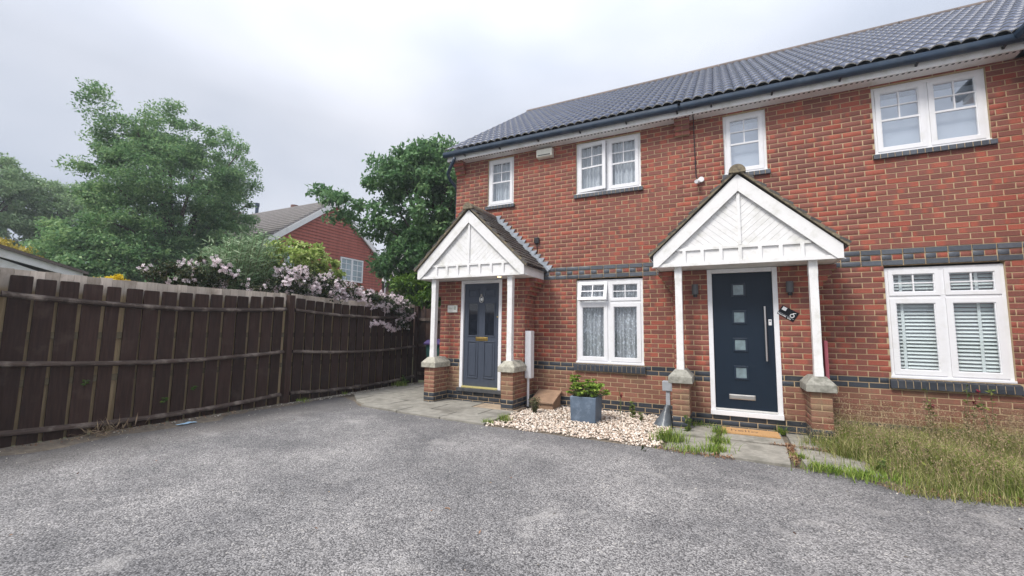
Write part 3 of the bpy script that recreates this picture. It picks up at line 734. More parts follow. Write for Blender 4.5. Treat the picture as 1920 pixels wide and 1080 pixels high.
        rings = [(.832, .050), (.93, .050), (.97, .047), (2.10, .047), (2.14, .050), (2.303, .050)]
        vs = []; fs = []
        for (z, q) in rings: vs += [(cxp-q, py-q, z), (cxp+q, py-q, z), (cxp+q, py+q, z), (cxp-q, py+q, z)]
        for i in range(len(rings)-1):
            for k in range(4): a = 4*i+k; b = 4*i+(k+1) % 4; fs.append((a, b, b+4, a+4))
        m.add(vs, fs); m.build('post', M['white_paint'], p, bevel=.005)
    return p

# ------------------------------------------------------------------ main roof tiles
PITCH = R(34.8); EY, EZ = -.315, 5.055
def pantile_mesh():
    if 'pan' in _bm: return _bm['pan']
    W, L, n = .30, .415, 32; T = .014; V, F, MI = [], [], []
    def prof(u):
        t = (u/.15) % 1; return .042*max(0, math.sin(math.pi*t))**.62
    for j, y in enumerate((0, L)):
        for i in range(n+1): u = W*i/n; V.append((u, y, prof(u)))
    for i in range(n+1): u = W*i/n; V.append((u, 0.0, prof(u)-T))
    for i in range(n): F.append((i, i+1, n+2+i, n+1+i)); MI.append(0)
    for i in range(n): a = 2*(n+1)+i; F.append((a, a+1, i+1, i)); MI.append(1)
    me = raw_mesh('roof_tile', V, F, [M['tile'], M['tile_lip']], MI, False)
    sm = np.array([1]*n+[0]*n, bool); me.polygons.foreach_set('use_smooth', sm); _bm['pan'] = me; return me

def roof_field(H, cols, rl, rr):
    cs, sn = math.cos(PITCH), math.sin(PITCH); zr = EZ+(3.9-EY)*math.tan(PITCH)
    rf = MB().prism([(EY+.05, EZ-.035), (EY+.05, EZ-.01), (3.9, zr-.012), (8.10, EZ-.02), (8.10, EZ-.06), (3.9, zr-.10)], rl+.03, rr, 'x').build('roof', M['black'], H)
    me = pantile_mesh(); g = .345
    for r in range(15):
        for c in cols:
            x = -7.10+c*.30; y = EY+r*g*cs; z = EZ+r*g*sn+.012
            o = bpy.data.objects.new('roof_tile', me); o.location = (x, y-.01, z+random.uniform(-.001, .001)); o.rotation_euler = (PITCH-.034+random.uniform(-.003, .003), random.uniform(-.003, .003), random.uniform(-.003, .003)); link(o, rf)
    x = -7.10+cols[0]*.30
    while x < rr-.05:
        b = min(x+.445, rr); m = MB(); prof = [(3.9+.115*math.cos(t), zr-.03+.10*math.sin(t)) for t in [R(-10+200*k/10) for k in range(11)]]
        m.prism(prof, x, b, 'x').build('ridge_tile', M['ridge'], rf); x += .45

def build_house(dx, x_left, x_right, name, loc, label, door_kind):
    H = empty(name, loc, label=label, cat='house', group='terraced houses seen from the drive')
    x1 = x_right; bk = Bricks(); wl_, wr_ = -6.98+dx, -5.14+dx
    U = (-4.327+dx, -3.16+dx); S = (-6.2105+dx, -5.618+dx)
    holes = [(U[0], U[1], .80, 2.27+.03), (U[0], U[1], 3.857, 4.846), (S[0], S[1], 3.857, 4.846)]
    wall_l = x_left
    wall = holed_sheet(wall_l, x1, -.1, 4.95, .005, .11, holes).build('wall', M['mortar'], H)
    # bricks of the main front
    bh = [(U[0], U[1], .80, 2.3), (U[0]-.03, U[1]+.03, .655, .80), (U[0], U[1], 3.857, 4.846), (U[0]-.035, U[1]+.035, 3.79, 3.857), (S[0], S[1], 3.857, 4.846), (S[0]-.035, S[1]+.035, 3.79, 3.857), (wl_+.01, wr_-.01, -.2, 2.3)]
    bk.field(wall, 'f', 0, wall_l, x1, -.1, 4.93, bh)
    bay = MB(); DX0, DX1 = -6.50+dx, -5.61+dx; Yb = -.434
    hs = holed_sheet(wl_+.004, wr_-.004, -.1, 2.296, Yb+.005, Yb+.10, [(DX0, DX1, -.2 if False else .19, 2.296)]); 
    bayo = hs.build('porch_bay', M['mortar'], H)
    MB().box(wr_-.06, wr_-.004, Yb+.1, .0045, -.1, 2.296).box(wl_+.004, wl_+.06, Yb+.1, .0045, -.1, 2.296).build('bay_side', M['mortar'], bayo)
    bk.field(bayo, 'f', Yb, wl_, wr_, -.02, 2.30, [(DX0, DX1, .19, 2.31)], checker=False)
    bk.field(bayo, 'r', wr_, Yb+.001, -.001, -.02, 2.30, [], shift=.03, checker=False); bk.field(bayo, 'l', wl_, Yb+.001, -.001, -.02, 2.30, [], shift=.03, checker=False)
    # corbels stepping out under the porch roof
    for s, xe in ((1, wr_), (-1, wl_)):
        for k in range(4):
            zc = .05+(26+k)*.075; w = .052*(k+1); xa, xb = (xe+.003, xe+w) if s > 0 else (xe-w, xe-.003)
            m = MB(); ys = (Yb-.004, Yb+.105, Yb+.215, Yb+.325, -.004)
            for a, b in zip(ys, ys[1:]):
                m2 = MB().box(xa, xb, a+.004, b-.004, zc+.005, zc+.070); m2.build('corbel_brick', M['brick'], bayo)
            m.box(min(xa, xb)+.004*(s > 0), max(xa, xb)-.006, Yb+.006, -.006, zc, zc+.074); m.build('corbel_mortar', M['mortar'], bayo)
    # piers
    for (xa, xb) in ((wl_, wl_+.225), (wr_-.225, wr_)):
        pr = MB().box(xa+.004, xb-.004, -.880, Yb+.006, -.05, .652).build('pier', M['mortar'], H)
        bk.field(pr, 'f', -.884, xa, xb, -.02, .65, [], shift=(xa+6.98) % .225, checker=False)
        bk.field(pr, 'r', xb, -.883, Yb-.001, -.02, .65, [], shift=.085, checker=False); bk.field(pr, 'l', xa, -.883, Yb-.001, -.02, .65, [], shift=.085, checker=False)
    # corbels at the eaves
    for xc in ([-6.86+dx] if dx == 0 else [-2.475]):
        for k in range(4):
            zc = 4.625+k*.075; d = .022+.036*(k+1)
            for (a, b) in ((xc-.115, xc-.004), (xc+.004, xc+.115)): box('corbel_brick', M['brick'], wall, a, b, -d, .004, zc+.004, zc+.071)
            box('corbel_mortar', M['mortar'], wall, xc-.108, xc+.108, -d+.009, .004, zc, zc+.074)
    # body of the house behind the front
    m = MB().box(x_left+.0, x_left+.12, .111, 7.8, -.1, 4.95) if dx == 0 else MB().box(x_left-.03, x_left+.03, .111, 7.8, -.1, 4.95)
    if dx == 0: m.prism([(.111, 4.95), (7.8, 4.95), (3.9, 7.75)], x_left, x_left+.12, 'x')
    m.build('side_wall', M['far_brick'], H)
    MB().box(x_left, x1, 7.8, 7.95, -.1, 4.95).build('rear_wall', M['far_brick'], H)
    inner = MB().box(x_left+.13, x1, .112, 7.8, 2.42, 2.55).box(x_left+.13, x1, .112, 7.8, -.1, .02).box(x_left+.13, x1, 3.4, 3.5, .02, 2.42).box(x_left+.13, x1, 3.4, 3.5, 2.55, 4.88).box(x_left+.13, x1, .112, 7.8, 4.90, 4.94)
    inner.build('inner_floor', M['room'], H)
    # windows
    lbl = {0: ('narrow upper window with a net curtain behind four small panes', 'upper window with its left casement ajar and net curtains', 'lower window with its top left light propped open over net curtains'),
           1: ('narrow upper window above the porch with plain pale blind', 'wide upper window with pale blind and no curtain', 'lower window with pale venetian blinds')}[0 if dx == 0 else 1]
    window_upper(H, dx, -6.2105, -5.618, M['glass'] if dx == 0 else M['glass_hi'], double=False, label=lbl[0])
    window_upper(H, dx, -4.327, -3.16, M['glass'] if dx == 0 else M['glass_hi'], open_left=(dx == 0), label=lbl[1])
    window_lower(H, dx, -4.327, -3.16, top_open=(dx == 0), label=lbl[2])
    build_door(H, dx, DX0, DX1, Yb, door_kind)
    build_porch(H, dx, M['stone'] if dx == 0 else M['stone_dark'], dx == 0)
    bk.emit(300)
    # eaves
    rl = x_left-.10 if dx == 0 else x_left; rr = x_right
    ev = MB().box(rl, rr, -.224, -.204, 4.872, 5.045).build('fascia', M['white_paint'], H)
    box('soffit', M['white_paint'], H, rl+.01, rr, -.203, .12, 4.876, 4.888)
    m = MB(); x = rl+.05
    while x < rr-.03: m.box(x, x+.028, -.195, -.165, 4.8735, 4.8758); x += .062
    m.build('soffit_vent', M['black'], H, kind='stuff')
    # gutter: half round section with lips
    prof = []
    for k in range(11): t = math.pi*(1+k/10.0); prof.append((-.282+.058*math.cos(t), 4.995+.055*math.sin(t)))
    prof = [(-.34, 5.035)]+[(-.34, 4.995)]+prof[1:-1]+[(-.2245, 4.995), (-.2245, 5.035)]
    inn = [(y*1.0+(.004 if y < -.282 else -.004), z+.004) for y, z in reversed(prof)]
    MB().prism(prof+inn, rl-.04, rr, 'x').build('gutter', M['gutter'], H)
    x = rl+.45
    while x < rr:
        MB().prism([(-.3, 4.945), (-.262, 4.938), (-.226, 4.95), (-.226, 4.915), (-.262, 4.925), (-.308, 4.935)], x-.012, x+.012, 'x').build('gutter_bracket', M['black'], H)
        x += .82
    roof_field(H, range(0, 16) if dx == 0 else range(16, 29), rl, -2.30 if dx == 0 else 1.58)
    return H

# ------------------------------------------------------------------ doors
def build_door(H, dx, X0, X1, Y, kind):
    f = MB(); z0, z1 = (.30, 2.298); fw = .062
    if kind == 'navy': z0 = .245
    f.box(X0, X0+fw, Y-.006, Y+.08, .20 if kind == 'navy' else z0-.03, z1).box(X1-fw, X1, Y-.006, Y+.08, .20 if kind == 'navy' else z0-.03, z1).box(X0+fw, X1-fw, Y-.006, Y+.08, z1-fw, z1)
    fo = f.build('door_frame', M['white'], H, bevel=.004)
    a, b = X0+fw+.002, X1-fw-.002; zt = z1-fw-.002; yd = Y+.03
    if kind == 'grey':
        d = box('door', M['door_grey'], H, a, b, yd, yd+.045, .305, zt); d['label'] = 'slate grey panelled front door with two tall glass lights'
        w = b-a; cx = (a+b)/2
        for s in (-1, 1):
            c = cx+s*w*.235; hwp = w*.135
            # moulded panels: bottom pair with raised field, tall lights, small blind top pair
            for (p0, p1, g) in ((.47, 1.13, 0), (1.245, 1.86, 1), (1.99, 2.12, 0)):
                m = MB(); frame_rect(m, c-hwp-.016, c+hwp+.016, p0-.016, p1+.016, yd-.012, yd+.001, .022); m.build('panel_moulding', M['door_grey'], d, bevel=.005)
                if g: box('glass', M['glass_dark'], d, c-hwp+.006, c+hwp-.006, yd-.004, yd-.0005, p0+.006, p1-.006)
                elif p0 < 1: box('raised_panel', M['door_grey'], d, c-hwp+.032, c+hwp-.032, yd-.010, yd-.0005, p0+.03, p1-.03, bevel=.006)
                else: box('raised_panel', M['door_grey'], d, c-hwp+.03, c+hwp-.03, yd-.006, yd-.0005, p0+.025, p1-.025, bevel=.004)
        lb = MB().box(cx-.135+.02, cx+.125+.02, yd-.010, yd-.0005, 1.105+.045, 1.175+.045).build('letterbox', M['brass'], d, bevel=.004)
        box('letter_flap', M['brass'], lb, cx-.10+.02, cx+.09+.02, yd-.016, yd-.010, 1.122+.045, 1.158+.045, bevel=.003)
        m = MB()
        ring = [(cx+.042*math.cos(t), yd-.016, 1.93+.058*math.sin(t)) for t in [2*math.pi*k/20 for k in range(21)]]
        m.tube(ring, .009, 8); m.tube([(cx, yd-.001, 2.02), (cx, yd-.024, 2.012)], .018, 12); m.tube([(cx, yd-.001, 1.93), (cx, yd-.012, 1.93)], .028, 16); m.build('knocker', M['steel'], d)
        m = MB().tube([(b-.035, yd-.001, 1.60), (b-.035, yd-.014, 1.60)], .013, 12); m.build('lock_barrel', M['brass'], d)
        th = MB().box(a-.002, b+.002, Y-.028, yd+.04, .272, .304).build('threshold', M['gold_sill'], H, bevel=.004)
        box('step_sill', simple('dark_slate_step', (.060, .062, .066), .6, .3, 12, bump=.002, dirt=(.2, .19, .17)), H, X0-.03, X1+.08, Y-.06, yd+.04, .205, .270, bevel=.006)
        box('white_scuff', M['white'], d, b-.13, b-.105, yd-.0025, yd-.0005, .452, .462)
    else:
        d = box('door', M['door_navy'], H, a, b, yd, yd+.045, .292, zt); d['label'] = 'navy front door with four small square lights and long bar handle'
        c = (a+b)/2-.04
        for zc in (1.985, 1.59, 1.195, .80):
            m = MB(); frame_rect(m, c-.092, c+.092, zc-.098, zc+.098, yd-.014, yd+.001, .026); fr = m.build('light_frame', M['door_navy_trim'], d, bevel=.005)
            box('glass', M['glass_door'], fr, c-.065, c+.065, yd-.004, yd-.0005, zc-.071, zc+.071)
        m = MB().tube([(b-.105, yd-.055, .98), (b-.105, yd-.055, 1.74)], .0135, 12); m.tube([(b-.105, yd-.055, 1.64), (b-.105, yd-.001, 1.64)], .008, 8); m.tube([(b-.105, yd-.055, 1.08), (b-.105, yd-.001, 1.08)], .008, 8)
        m.build('bar_handle', M['steel'], d, smooth=False)
        e = MB().box(b-.062, b-.022, yd-.010, yd-.0005, 1.475, 1.56).build('lock_plate', M['white'], d, bevel=.012)
        MB().tube([(b-.042, yd-.014, 1.535), (b-.042, yd-.009, 1.535)], .009, 12).build('keyhole', M['black'], e)
        lb = MB().box(c-.165, c+.165, yd-.014, yd-.0005, .425, .495).build('letterbox', M['steel'], d, bevel=.008)
        box('letter_flap', M['steel'], lb, c-.145, c+.145, yd-.018, yd-.014, .437, .483, bevel=.002)
        MB().box(a-.002, b+.002, Y-.012, yd+.03, .268, .291).build('threshold', M['alu'], H, bevel=.004)
        MB().box(X0-.004, X1+.004, Y-.035, yd+.03, .196, .264).build('door_sill', M['white'], H, bevel=.005)

h8 = build_house(0, -6.98, -2.475, 'terraced_house', (-4.73, 0, 0), 'left red brick terraced house with grey front door, net curtains and slate blue pantiles', 'grey')
h6 = build_house(4.34, -2.475, 1.54, 'terraced_house', (-.2, 0, 0), 'right red brick terraced house with navy front door and venetian blinds', 'navy')

# next house along: only its projecting roof verge and gutter corner show at the right edge
nh = empty('neighbour_house', (3.0, 0, 0), label='next house projecting forward at the right edge, only its gutter corner seen', cat='house')
MB().box(1.545, 6.5, -.8, 7.9, -.1, 4.9).build('wall', M['brick'], nh)
gx0 = 1.33
MB().box(gx0+.09, gx0+.11, -1.1, -.345, 4.872, 5.045).build('fascia', M['white_paint'], nh)
MB().box(gx0+.11, 1.56, -1.1, .0, 4.876, 4.888).build('soffit', M['white_paint'], nh)
MB().prism([(gx0-.02, 5.04), (gx0-.02, 5.0), (gx0+.005, 4.955), (gx0+.05, 4.945), (gx0+.09, 4.955), (gx0+.09, 5.04)], -1.15, -.345).build('gutter', M['gutter'], nh)
MB().prism([(gx0+.02, 5.01), (gx0+.02, 5.07), (4.6, 7.42), (7.9, 5.07), (7.9, 5.0), (4.6, 7.3)], -1.15, 3.9).build('roof', M['tile'], nh)

roof_field(nh, range(29, 42), 1.56, 5.4)

# ------------------------------------------------------------------ curtains and blinds
net_curtain(-6.16, -5.67, 3.93, 4.76, .125, M['net_dense'], 'white net curtain in the narrow upper window beside the house corner')
net_curtain(-4.27, -3.22, 3.93, 4.76, .125, M['net_dense'], 'white net curtain in the wide upper window with the casement ajar')
net_curtain(-4.27, -3.22, .885, 2.23, .14, M['net'], 'patterned lace net curtain in the lower window above the planter')
def roller(x0, x1, label, top=4.66):
    m = MB().box(x0, x1, .15, .154, 3.86, top); o = m.build('roller_blind', M['roller'], None); tag(o, label, 'blind')
roller(-6.2105+4.34+.02, -5.618+4.34-.02, 'pale blind in the narrow upper window above the right porch', 4.72)
roller(.04, 1.14, 'pale blind in the wide upper window of the right house', 4.70)
def venetian(x0, x1, z0, z1, label, tapes):
    o = empty('venetian_blind', ((x0+x1)/2, .13, z1), label=label, cat='blind', group='venetian blinds in the right lower window')
    n = int((z1-z0)/.0475); me = MB().add([(-(x1-x0)/2, -.024, -.010), ((x1-x0)/2, -.024, -.010), ((x1-x0)/2, 0, .003), (-(x1-x0)/2, 0, .003), ((x1-x0)/2, .024, .010), (-(x1-x0)/2, .024, .010)], [(0, 1, 2, 3), (3, 2, 4, 5)]).mesh('slat', M['blind'])
    for k in range(n):
        s = bpy.data.objects.new('slat', me); s.location = ((x0+x1)/2, .13, z0+.03+k*.0475); s.rotation_euler = (random.uniform(.40, .50), random.uniform(-.003, .003), 0); link(s, o)
    for t in tapes: box('ladder_tape', M['blind'], o, t-.016, t+.016, .1025, .1035, z0+.02, z1)
    box('head_rail', M['blind'], o, x0, x1, .11, .15, z1-.01, z1+.03); box('bottom_rail', M['blind'], o, x0, x1, .112, .148, z0, z0+.018)
venetian(.06, .578, .87, 2.20, 'left venetian blind behind the two left panes of the right lower window', (.20,))
venetian(.60, 1.11, .87, 2.20, 'right venetian blind behind the two right panes of the right lower window', (.945,))

# ------------------------------------------------------------------ things on the fronts
t = empty('flue_terminal', (-4.925, 0, 4.74), label='cream ventilation box under the eaves of the left house', cat='vent')
MB().prism([(0, 4.83), (-.105, 4.82), (-.12, 4.80), (-.11, 4.67), (-.06, 4.655), (0, 4.655)], -5.085, -4.765, 'x').build('casing', M['cream'], t, bevel=.008)
box('slot', M['black'], t, -5.055, -4.80, -.1225, -.112, 4.692, 4.703)
t = empty('sensor_box', (-5.10, 0, 3.06), label='small black sensor box on the brickwork right of the left porch roof', cat='sensor')
box('casing', M['black'], t, -5.145, -5.05, -.05, -.001, 3.01, 3.12, bevel=.006)
MB().tube([(-5.10, -.02, 3.01), (-5.09, -.014, 2.9), (-5.11, -.014, 2.8), (-5.16, -.02, 2.78), (-5.22, -.03, 2.81)], .006, 6).build('cable', M['black'], t)
t = empty('security_camera', (-2.24, 0, 3.81), label='small white security camera high on the wall left of the right porch roof', cat='camera')
MB().tube([(-2.21, -.001, 3.83), (-2.21, -.045, 3.83)], .045, 16).build('mount', M['white'], t, bevel=.004)
MB().tube([(-2.25, -.03, 3.80), (-2.27, -.09, 3.785), (-2.28, -.13, 3.775)], [.03, .038, .03], 14).build('head', M['white'], t)
tag(MB().tube([(-2.300, -.23, 4.90), (-2.300, -.19, 4.865), (-2.300, -.012, 4.86), (-2.298, -.01, 4.5), (-2.285, -.012, 3.9), (-2.255, -.02, 3.815)], .008, 6).build('cable', M['black'], None), 'thin black cable hanging from the gutter to the security camera', 'cable')
for x, lab in ((-2.325, 'dark grey cylindrical wall light left of the navy door'), (-1.135, 'dark grey cylindrical wall light right of the navy door')):
    y = -.434-.07; t = empty('wall_light', (x, -.434, 1.98), label=lab, cat='wall light', group='pair of wall lights beside the navy door')
    MB().tube([(x, y, 1.925), (x, y, 2.075)], .045, 16).build('shade', simple('grey_metal_lamp', (.09, .09, .095), .4, .1) if x < -2.3 else bpy.data.materials['grey_metal_lamp'], t)
    MB().tube([(x, y, 1.885), (x, y, 1.925)], [.026, .03], 12).build('lens', M['black'], t); box('bracket', M['black'], t, x-.02, x+.02, y+.03, -.432, 1.96, 2.03)
# number plate of the left house
t = empty('house_number_plaque', (-6.69, -.434, 1.75), label='white stone house number plaque beside the grey door', cat='plaque')
MB().box(-6.80, -6.575, -.458, -.435, 1.685, 1.825).build('plate', simple('mottled_white_stone', (.72, .72, .66), .7, .12, 40, dirt=(.5, .5, .46), dscale=60), t, bevel=.006)
def text(s, size, mat, par, loc, rot, name='lettering', ext=.0012, align='CENTER', bold=0):
    c = bpy.data.curves.new(name, 'FONT'); c.body = s; c.size = size; c.extrude = ext; c.align_x = align; c.align_y = 'CENTER'; c.offset = bold; c.materials.append(mat)
    tmp = bpy.data.objects.new('tmp', c); me = bpy.data.meshes.new_from_object(tmp); bpy.data.objects.remove(tmp); me.name = name
    o = bpy.data.objects.new(name, me); o.location = loc; o.rotation_euler = rot; link(o, par); return tag(o, kind='stuff') if name == 'lettering' else o
text('8', .10, simple('grey_green_inlay', (.28, .33, .26), .7), t, (-6.625, -.4595, 1.765), (R(90), 0, 0), 'numeral')
m = MB()
for k in range(9): x = -6.775+.011*k; z = 1.765+.012*math.sin(k*1.7); m.box(x, x+.008, -.4595, -.458, z-.007, z+.006)
m.build('flower_motif', bpy.data.materials['grey_green_inlay'], t)
# black plaque 6, tilted
pc = Vector((-1.165, -.436, 1.648)); t = empty('house_number_sign', tuple(pc), label='tilted glossy black slate sign with white 6 beside the navy door', cat='sign')
A = R(33)
def prot(x, z): return (pc.x+x*math.cos(A)+z*math.sin(A), pc.z-x*math.sin(A)+z*math.cos(A))
def prect(x0, x1, z0, z1): return [prot(x0, z0), prot(x1, z0), prot(x1, z1), prot(x0, z1)]
pl = simple('polished_black_plate', (.004, .005, .009), .25, .1, spec=.25)
MB().prism(prect(-.105, .115, -.075, .062), -.443, -.436).build('plate', pl, t, bevel=.003)
MB().prism(prect(-.088, -.035, .004, .052), -.4445, -.443).build('white_panel', M['white'], t, bevel=.006)
MB().prism(prect(-.115, .105, -.0455, -.041), -.4445, -.443).build('rule_line', M['fixture_grey'], t)
c6 = (-1.117, 1.606); m = MB(); ring = [(c6[0]+.0225*math.cos(t), -.4455, c6[1]+.0225*math.sin(t)) for t in [2*math.pi*k/20 for k in range(21)]]
m.tube(ring, .0062, 6, cap=False); m.tube([(c6[0]+.002, -.4455, c6[1]+.023), (c6[0]+.024, -.4455, c6[1]+.031), (c6[0]+.047, -.4455, c6[1]+.030)], [.0062, .006, .005], 6); m.build('numeral', M['white'], t)
m = MB()          # the illegible line of small white lettering
xx = -.098
for k in range(11):
    w = random.choice((.009, .011, .013)); 
    if k != 7: m.prism(prect(xx, xx+w, -.067, -.067+random.choice((.011, .011, .016))), -.4445, -.443)
    xx += w+.0045
m.build('small_lettering', M['white'], t)
# white meter casing with its pipe at the left bay
t = empty('meter_box', (-5.1, -.36, 0), label='tall white cable casing with a thin pipe beside the left porch', cat='utility box')
MB().prism([(-5.138, -.28), (-5.138, -.42), (-5.122, -.435), (-5.035, -.435), (-5.020, -.42), (-5.020, -.28)], .52, 1.35, 'z').build('casing', M['white'], t, bevel=.004)
MB().tube([(-5.085, -.385, .03), (-5.085, -.385, .52)], .022, 12).build('pipe', M['white'], t)
# grey cable post by the right porch
t = empty('cable_post', (-2.72, -.60, 0), label='short grey post with a square junction box and plastic wrapped foot', cat='utility post')
box('junction_box', M['fixture_grey'], t, -2.80, -2.655, -.66, -.56, .50, .645, bevel=.01)
MB().box(-2.755, -2.695, -.635, -.585, .18, .50).build('post', M['fixture_grey'], t, bevel=.006)
m = MB(); rr_ = [(.02, .13), (.09, .105), (.16, .075), (.22, .05), (.30, .034)]; vs = []; fs = []; n = 11
for i, (z, r) in enumerate(rr_):
    for k in range(n):
        a = 2*math.pi*k/n; q = r*(1+.25*math.sin(k*2.3+i)*(.5+i*.1)); vs.append((-2.735-.05*(1-i/4)+q*math.cos(a), -.62-.07*(1-i/4)+q*math.sin(a), z))
for i in range(len(rr_)-1):
    for k in range(n): a = i*n+k; b = i*n+(k+1) % n; fs.append((a, b, b+n, a+n))
m.add(vs, fs).build('plastic_wrap', M['bag'], t, smooth=True)
tag(box('plastic_strip', M['pink'], None, -.755, -.712, -.30, -.12, .20, 1.275, bevel=.008), 'faded pink plastic strip standing upright behind the right porch post', 'plastic strip')
# wheelie bin in the side passage
t = empty('wheelie_bin', (-7.5, .42, 0), label='dark green wheelie bin with purple lid half hidden behind the left porch post', cat='bin')
MB().add([(-7.7, .2, .1), (-7.28, .2, .1), (-7.28, .62, .1), (-7.7, .62, .1), (-7.76, .12, 1.02), (-7.22, .12, 1.02), (-7.22, .7, 1.02), (-7.76, .7, 1.02)], [(0, 3, 2, 1), (0, 1, 5, 4), (1, 2, 6, 5), (2, 3, 7, 6), (3, 0, 4, 7), (4, 5, 6, 7)]).build('body', M['bin'], t, bevel=.02)
MB().prism([(.08, 1.02), (.08, 1.06), (.2, 1.12), (.66, 1.14), (.74, 1.08), (.74, 1.02)], -7.78, -7.20, 'x').build('lid', M['bin_lid'], t, bevel=.01)
for x in (-7.72, -7.26): MB().tube([(x-.02, .62, .1), (x+.02, .62, .1)], .1, 16).build('wheel', M['black'], t)
# downpipe of the left corner
t = empty('downpipe', (-7.03, .15, 0), label='black rainwater downpipe with swan neck at the left house corner', cat='downpipe')
MB().tube([(-6.86, -.28, 4.92), (-6.87, -.28, 4.86), (-7.04, -.20, 4.70), (-7.10, -.16, 4.64), (-7.09, -.08, 4.52), (-7.035, .08, 4.40), (-7.03, .12, 4.3)], .034, 10).build('swan_neck', M['gutter'], t, smooth=True)
MB().tube([(-7.03, .12, 4.32), (-7.03, .12, .05)], .034, 10).build('pipe', M['gutter'], t)

# mat before the navy door
t = empty('doormat', (-1.73, -.78, .045), label='brown coir doormat with faded dark lettering before the navy door', cat='doormat')
MB().box(-2.03, -1.36, -.90, -.56, .043, .06).build('mat', M['mat'], t)
text('hello', .17, M['mat_ink'], t, (-1.76, -.74, .0605), (0, 0, 0), 'lettering', ext=.0006)
# wooden box by the wall
t = empty('storage_box', (-4.78, -.28, 0), label='low brown wooden box with sloping lid on the gravel against the wall', cat='box')
MB().prism([(-.44, .02), (-.44, .12), (-.05, .27), (-.05, .02)], -5.0, -4.60, 'x').build('body', M['plank_box'], t, bevel=.004)
MB().prism([(-.47, .115), (-.47, .14), (-.03, .30), (-.03, .275)], -5.02, -4.58, 'x').build('lid', M['plank_box'], t, bevel=.004)

# planter
t = empty('planter', (-3.87, -.92, 0), label='square grey blue planter standing on the gravel', cat='planter')
m = MB(); a, b, c, d = -4.07, -3.67, -1.12, -.74
def ring(x0, x1, y0, y1, z): return [(x0, y0, z), (x1, y0, z), (x1, y1, z), (x0, y1, z)]
vs = ring(a+.012, b-.012, c+.012, d-.012, .012)+ring(a, b, c, d, .385)+ring(a+.025, b-.025, c+.025, d-.025, .385)+ring(a+.03, b-.03, c+.03, d-.03, .33)
m.add(vs, [(0, 3, 2, 1)]+[(i, (i+1) % 4, (i+1) % 4+4, i+4) for i in range(4)]+[(i+4, (i+1) % 4+4, (i+1) % 4+8, i+8) for i in range(4)]+[(i+8, (i+1) % 4+8, (i+1) % 4+12, i+12) for i in range(4)]+[(12, 13, 14, 15)])
m.build('pot', M['planter'], t, bevel=.008)
box('soil', M['soil'], t, a+.028, b-.028, c+.028, d-.028, .331, .35)
def plant(name, label, cat, loc, parts, stems=None, leafmats=None, stem_mat=None, group=None):
    r = empty(name, loc, label=label, cat=cat, group=group)
    V, F, MI = merge(parts); o = bpy.data.objects.new('leaves', raw_mesh('leaves', V, F, leafmats, MI)); link(o, r)
    if stems: stems.build('stems', stem_mat or M['stem'], r)
    return r
# planter plant: rosettes of fleshy leaves
parts, st = [], MB()
for k in range(80):
    th = random.uniform(0, 2*math.pi); rr = random.random()**.6*.27; top = Vector((-3.84+rr*math.cos(th)*1.1, -.93+rr*math.sin(th)*.8, .385+(.27-rr*.5)*random.uniform(0, 1)))
    if k < 9: top = Vector((-3.98-random.random()*.14, -.95+random.uniform(-.1, .1), .50+random.uniform(0, .17)))
    st.tube([(-3.87+(top.x+3.87)*.3, -.93+(top.y+.93)*.3, .34), tuple(top)], .007, 5)
    n = 17; a = np.array([2.4*i for i in range(n)]); el = np.linspace(1.25, .1, n)
    dirs = np.stack([np.cos(a)*np.cos(el), np.sin(a)*np.cos(el), np.sin(el)], 1)
    P = np.tile(np.array(top), (n, 1)); v, f = leaves(P, np.linspace(.03, .075, n), 1.7, dirs=dirs*3, fold=.2); parts.append((v, f, 0))
plant('shrub', 'bushy green leafy plant growing in the grey blue planter', 'plant', (-3.87, -.93, .35), parts, st, [M['leaf_succ']], M['stem'])

# ------------------------------------------------------------------ gravel and loose stones
def stones(n, sampler, smin, smax, mat, name, kind='stuff', flat=.6, zbase=0.0, **kw):
    ico = np.array([(0, 0, 1), (.894, 0, .447), (.276, .851, .447), (-.724, .526, .447), (-.724, -.526, .447), (.276, -.851, .447), (.724, .526, -.447), (-.276, .851, -.447), (-.894, 0, -.447), (-.276, -.851, -.447), (.724, -.526, -.447), (0, 0, -1)])
    tri = np.array([(0, 1, 2), (0, 2, 3), (0, 3, 4), (0, 4, 5), (0, 5, 1), (1, 6, 2), (2, 7, 3), (3, 8, 4), (4, 9, 5), (5, 10, 1), (6, 7, 2), (7, 8, 3), (8, 9, 4), (9, 10, 5), (10, 6, 1), (11, 7, 6), (11, 8, 7), (11, 9, 8), (11, 10, 9), (11, 6, 10)])
    V, F = [], []; P = sampler(n)
    for i in range(len(P)):
        s = (smin+(smax-smin)*rng.random()**1.8)*np.array([1, .55+.45*rng.random(), flat*(.6+.6*rng.random())])*.5
        a = rng.random()*6.28; t1 = rng.normal()*.35; v = ico*(1+.22*rng.normal(size=(12, 1)))*s
        ca, sa, cb, sb = math.cos(a), math.sin(a), math.cos(t1), math.sin(t1)
        v = np.stack([v[:, 0]*cb+v[:, 2]*sb, v[:, 1], -v[:, 0]*sb+v[:, 2]*cb], 1); v = np.stack([v[:, 0]*ca-v[:, 1]*sa, v[:, 0]*sa+v[:, 1]*ca, v[:, 2]], 1)
        V.append(v+P[i]); F.append(tri+12*i)
    o = bpy.data.objects.new(name, raw_mesh(name, np.concatenate(V), np.concatenate(F), mat)); COL.objects.link(o); return tag(o, kind=kind, **kw)
